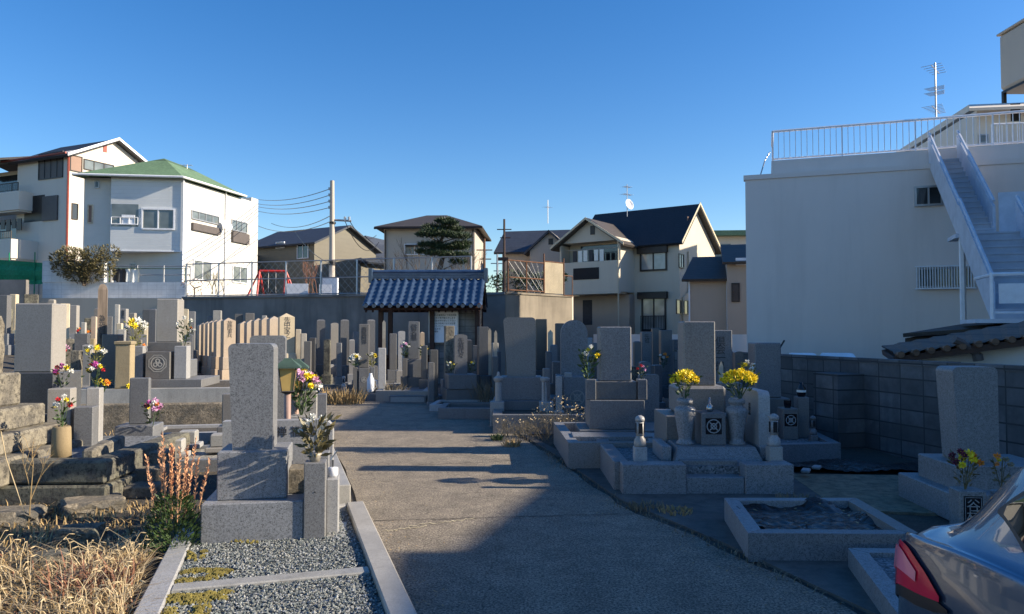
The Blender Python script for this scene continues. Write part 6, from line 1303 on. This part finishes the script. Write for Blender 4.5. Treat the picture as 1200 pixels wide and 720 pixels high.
# bare shrubs behind the pavilion and fence
def bare(label,px,py,Y,h_,n,seed,mat='twig',spread=.35):
    g=np.random.default_rng(seed); o_=P(px,py,Y); t=thing('bare_shrub',label,'shrub',o_,0,'leafless shrubs behind the back wall'); m=MB()
    for i in range(n): twig(m,Vector((g.uniform(-.3,.3),g.uniform(-.3,.3),0)),Vector((g.uniform(-.4,.4),g.uniform(-.4,.4),1)).normalized(),h_*.35,.016,4,g,spread)
    obj('branches',m,mat,t)
bare('leafless shrub before the beige house window',492,338,28.5,2.3,7,70); bare('leafless shrub right of the pine',547,338,28.5,2.0,7,71); bare('leafless shrub behind the red swing',365,345,31.5,1.7,6,72,'straw_r'); bare('leafless shrub near the left end of the pavilion ridge',465,338,28.6,1.5,5,73); bare('leafless shrub between pine and pavilion ridge',530,338,28.2,1.4,6,74); bare('small leafless shrub by the left fence corner',255,345,31.5,1.2,6,75,'leaf_b')
o_=P(605,330,37); tree('dark evergreen hedge mass behind the orange pipe fence','hedge',o_,[((0,0,-2),.1),((0,0,0),.06)],[((-1.2,0,-.3),.7),((-.3,0,-.1),.8),((.6,0,-.2),.75),((1.4,0,0),.6),((2.0,0,.2),.5)],'leaf_d','twig',.16,.06,900,g,'hedge')
# ================================================================ POLES, WIRES, SWING, ANTENNAS
t=thing('utility_pole','tall concrete utility pole carrying wires behind the back wall','utility pole',P(389,338,36)+Vector((0,0,-1)),0)
H_=P(388,212,36).z-t.location.z; obj('pole',MB().tube((0,0,0),(-.03,0,H_),.16,.10,n=12),'conc_pole' if 0 else M['wall_grey'],t)
m=MB(); 
for z in (H_-.45,H_-.75,H_-1.05,H_-1.35): m.box(-.2,-.1,-.06,.06,z,z+.12)
m.tube((0,0,H_-1.9),(.9,0,H_-1.95),.05).lathe([(.06,H_-1.95),(.06,H_-1.75)],.8,0,8).lathe([(.06,H_-1.95),(.06,H_-1.75)],.6,0,8); obj('insulator',m,'alu',t)
obj('step_band',MB().lathe([(.17,2.1),(.17,2.3)],n=12).lathe([(.16,4.1),(.16,4.2)],n=12),'frame_d',t); obj('transformer_box',MB().box(-.35,.35,-.45,-.15,.3,1.5),'white',t)
pt=t.location+Vector((0,0,H_))
def wire(label,a,b,sag,r=.018):
    a=Vector(a);b=Vector(b); m=MB(); n=14; pts=[a.lerp(b,i/n)-Vector((0,0,sag*4*(i/n)*(1-i/n))) for i in range(n+1)]; o=obj('overhead_wire',m.path(pts,r,4),'frame_d'); tag(o,label,'wire','overhead wires at the utility pole')
for i,(dz,y2,l) in enumerate([(.4,233,'topmost overhead wire from the pole to the left'),(.7,238,'second overhead wire from the top running left'),(1.0,241,'third overhead wire from the top running left'),(1.3,246,'fourth overhead wire running left'),(2.0,262,'fifth overhead wire dropping left behind the white house')]):
    e=P(296,y2,47); wire(l,pt-Vector((.15,0,dz)),e,.3 if i<4 else .5)
wire('slack wire crossing up from the olive house to the pole',pt-Vector((.1,0,1.7)),P(318,262,48),.4); wire('low wire from the pole to the olive house eave',pt-Vector((.1,0,4)),P(345,270,46),.3)
wire('upper wire descending right from the pole towards the beige house',pt+Vector((.8,0,-1.9)),P(441,276,44),.5); wire('lower wire descending right from the pole towards the beige house',pt+Vector((.6,0,-1.95)),P(444,284,44),.9)
t=thing('swing_frame','bright red metal swing frame behind the fence','swing',P(323,350,31.5)+Vector((0,0,-.1)),10); m=MB(); hh_=1.25
for x in (-.72,.35): m.tube((x,-.35,0),(x+.06,0,hh_),.045).tube((x+.25,.35,0),(x+.06,0,hh_),.045)
m.tube((-.66,0,hh_),(.41,0,hh_),.05).tube((-.72-.5,0,0),(-.66,0,hh_),.04).tube((.9,0,0),(.41,0,hh_),.04); obj('frame',m,'red',t); obj('chain',MB().tube((-.3,0,hh_),(-.3,0,.35),.012).tube((0,0,hh_),(0,0,.35),.012),'alu',t); obj('seat',MB().box(-.33,.03,-.08,.08,.32,.36),'gcurt',t)
for px,py,w_,l in ((381,341,.5,'white panel board at the foot of the utility pole'),(348,340,.9,'pale low board behind the swing'),):
    t=thing('white_board',l,'panel',P(px,py+8,31.2),5); obj('panel_face',MB().box(-w_/2,w_/2,0,.03,0,.55),'white',t)
for px,yt,yb2,Y,l,c in ((568,280,335,33,'thin rusty pole right of the pavilion roof','rust'),(591,257,335,36,'wooden pole with small cross arms left of the dark gabled house','wood'),(583,298,335,40,'short pole with small antenna near the orange fence','alu')):
    z=P(px,yt,Y).z; t=thing('thin_pole',l,'pole',(P(px,0,Y).x,Y,2.8),0,'thin poles behind the orange fence'); H_=z-2.8; obj('pole',MB().tube((0,0,0),(0,0,H_),.07,.05,n=8),c,t); obj('cross_arm',MB().tube((-.35,0,H_-.5),(.35,0,H_-.5),.025).tube((-.2,0,H_-.9),(.3,0,H_-.9),.025),c,t)
    if px==591: obj('cross_arm',MB().box(-.3,.2,-.1,.1,H_-2.0,H_-1.85),c,t)
# ================================================================ CAR
k=N('metallic_blue_grey_paint'); 
M['carp']=k.done((.085,.135,.215),.22,.7,.6); k.b.inputs['Coat Weight'].default_value=1; k.b.inputs['Coat Roughness'].default_value=.03
M['carg']=glassm('dark_car_glass',(.008,.01,.012),.02); M['cart']=plain('black_trim',(.012,.012,.014),.35); M['tail']=plain('red_lamp_plastic',(.80,.015,.05),.12,0,.1); M['tail2']=plain('pink_lamp_lens',(.95,.22,.28),.1,0,.1); M['tyre']=plain('tyre_rubber',(.02,.02,.02),.85)
car=thing('parked_car','blue grey metallic hatchback parked at the bottom right corner, tail lamp nearest the graves','car',(2.085,2.62,-.0),2)
ST=[(0,.62,.66,.60,.50),(.05,.86,.885,.76,.64),(.13,.94,.965,.84,.74),(.32,.965,1.04,.872,.73),(.45,.975,1.165,.88,.72),(.60,.98,1.285,.886,.71),(.85,.98,1.39,.89,.69),(1.15,.965,1.46,.89,.67),(1.6,.95,1.48,.89,.66),(2.3,.94,1.50,.89,.66),(2.9,.93,1.40,.885,.66),(3.45,.90,1.02,.87,.66),(3.95,.78,.82,.83,.6),(4.25,.60,.64,.72,.5)]
SA=np.array(ST)
def cr(xs,ys,x):     # smooth interpolation
    i=int(np.clip(np.searchsorted(xs,x)-1,0,len(xs)-2)); h=xs[i+1]-xs[i]; t=(x-xs[i])/h
    d=lambda k:(ys[min(k+1,len(xs)-1)]-ys[max(k-1,0)])/(xs[min(k+1,len(xs)-1)]-xs[max(k-1,0)])
    return (2*t**3-3*t*t+1)*ys[i]+(t**3-2*t*t+t)*h*d(i)+(-2*t**3+3*t*t)*ys[i+1]+(t**3-t*t)*h*d(i+1)
def sec(s_): return [cr(SA[:,0],SA[:,j],s_) for j in range(1,5)]
def ring(s_):
    zb_,zr_,w_,wr=sec(s_); dz=zr_-zb_
    K=np.array([(w_*.90,.2),(w_*.985,.34),(w_,.55),(w_*.995,(zb_+.55)/2+.05),(w_*.975,zb_),(w_*.94,zb_+dz*.12),(wr+.035*min(1,dz*3),zb_+dz*.82),(wr-.03,zr_),(wr*.6,zr_+.03),(0,zr_+.045)]); T=np.arange(len(K)); out=[]
    for t in np.linspace(0,len(K)-1,46): out.append((cr(T,K[:,0],t),cr(T,K[:,1],t)))
    return out
st=sorted(set([round(.0+i*.02,3) for i in range(0,12)]+[round(.24+i*.06,3) for i in range(0,67)])); st=[q for q in st if q<4.25]
m=MB(); NR=46
for s_ in st:
    r_=ring(s_); m.v+=[(-x,-s_,z) for x,z in r_]+[(x,-s_,z) for x,z in r_[::-1][1:]]
n_=2*NR-1
for j in range(len(st)-1):
    for i in range(n_-1): m.f.append((j*n_+i,j*n_+i+1,(j+1)*n_+i+1,(j+1)*n_+i))
m.f.append(tuple(range(n_))[::-1]); m.f.append(tuple((len(st)-1)*n_+i for i in range(n_)))
bd=obj('body',m,'carp',car,True)
def surf(s_,t_,out=.008,sg=-1):    # t 0..1 belt->roof ; negative = metres below the belt
    zb_,zr_,w_,wr=sec(s_); z=zb_+(zr_-zb_)*t_ if t_>=0 else zb_+t_
    r_=np.array(ring(s_)); r_=r_[:34+4]; x=np.interp(z,np.maximum.accumulate(r_[:,1]),r_[:,0]); return (sg*(x+out),-s_+(out if s_<.1 else 0),z+out*.3)
def patch(pts,mat,name,out=.008,sg=-1,parent=car,smooth=True):
    S=np.array(pts); m=MB(); ns=28; nn=8
    ss=np.linspace(S[0,0],S[-1,0],ns)
    for s_ in ss:
        a=np.interp(s_,S[:,0],S[:,1]); b=np.interp(s_,S[:,0],S[:,2])
        for i in range(nn): m.v.append(surf(s_,a+(b-a)*i/(nn-1),out,sg))
    for j in range(ns-1):
        for i in range(nn-1): m.f.append((j*nn+i,j*nn+i+1,(j+1)*nn+i+1,(j+1)*nn+i))
    return obj(name,m,mat,parent,smooth)
for sg in (-1,1):
    w0=patch([(.54,.50,.54),(.62,.34,.66),(.72,.14,.72),(.82,.05,.76),(1.1,.03,.8),(1.4,.02,.82),(1.75,.02,.82)],'cart','window_trim',.006,sg); patch([(.58,.46,.54),(.65,.32,.62),(.74,.16,.68),(.84,.08,.72),(1.1,.07,.76),(1.4,.06,.78),(1.72,.06,.78)],'carg','window',.010,sg,w0)
    w0=patch([(1.8,.02,.82),(2.3,.02,.82),(2.8,.02,.78),(3.15,.05,.35)],'cart','window_trim',.006,sg); patch([(1.84,.06,.78),(2.3,.06,.78),(2.78,.06,.74),(3.08,.1,.3)],'carg','window',.010,sg,w0)
    tl=patch([(.02,-.13,-.08),(.05,-.15,-.02),(.12,-.155,-.01),(.22,-.155,-.03),(.34,-.15,-.08),(.42,-.145,-.13)],'tail','tail_light',.010,sg); patch([(.05,-.10,-.03),(.12,-.10,-.025),(.2,-.11,-.05),(.29,-.12,-.09)],'tail2','lamp_lens',.014,sg,tl); patch([(.03,-.185,-.152),(.12,-.19,-.158),(.28,-.19,-.145),(.40,-.18,-.145),(.46,-.165,-.155)],'cart','lamp_trim',.009,sg,tl)
    patch([(.0,-.3,-.28),(.04,-.58,-.33),(.1,-.6,-.36),(.16,-.62,-.42),(.22,-.64,-.5)],'cart','bumper',.008,sg)
    for s_ in (.78,3.45):
        wl_=MB(); wl_.tube((sg*.70,-s_,.31),(sg*.905,-s_,.31),.31,n=28); wh=obj('wheel',wl_,'tyre',car); obj('rim',MB().tube((sg*.9,-s_,.31),(sg*.912,-s_,.31),.2,n=20),'steel',wh)
m=MB(); n=14; pts=[]
for i in range(n+1): a=-.6+math.pi*.9*i/n; s_=.42+.09*math.cos(a); z=.66+.08*math.sin(a); pts.append(surf(s_,z-sec(s_)[0],.002))
obj('fuel_flap',m.path(pts,.003,4),'cart',car)
m=MB() # rear window
for s_ in (.34,.5,.7,.9,1.08):
    zb_,zr_,w_,wr=sec(s_); m.v+=[(x*wr*.93,-s_,zr_+.035*(1-abs(x))**.5*1.2+.012) for x in (-1,-.6,0,.6,1)]
for j in range(4):
    for i in range(4): m.f.append((j*5+i,j*5+i+1,(j+1)*5+i+1,(j+1)*5+i))
obj('rear_window',m,'carg',car,True)
m=MB()
for s_ in (2.75,3.0,3.25,3.45):
    zb_,zr_,w_,wr=sec(s_); m.v+=[(x*wr*.93,-s_,zr_+.035*(1-abs(x))**.5*1.2+.012) for x in (-1,-.6,0,.6,1)]
for j in range(3):
    for i in range(4): m.f.append((j*5+i,j*5+i+1,(j+1)*5+i+1,(j+1)*5+i))
obj('windscreen',m,'carg',car,True)
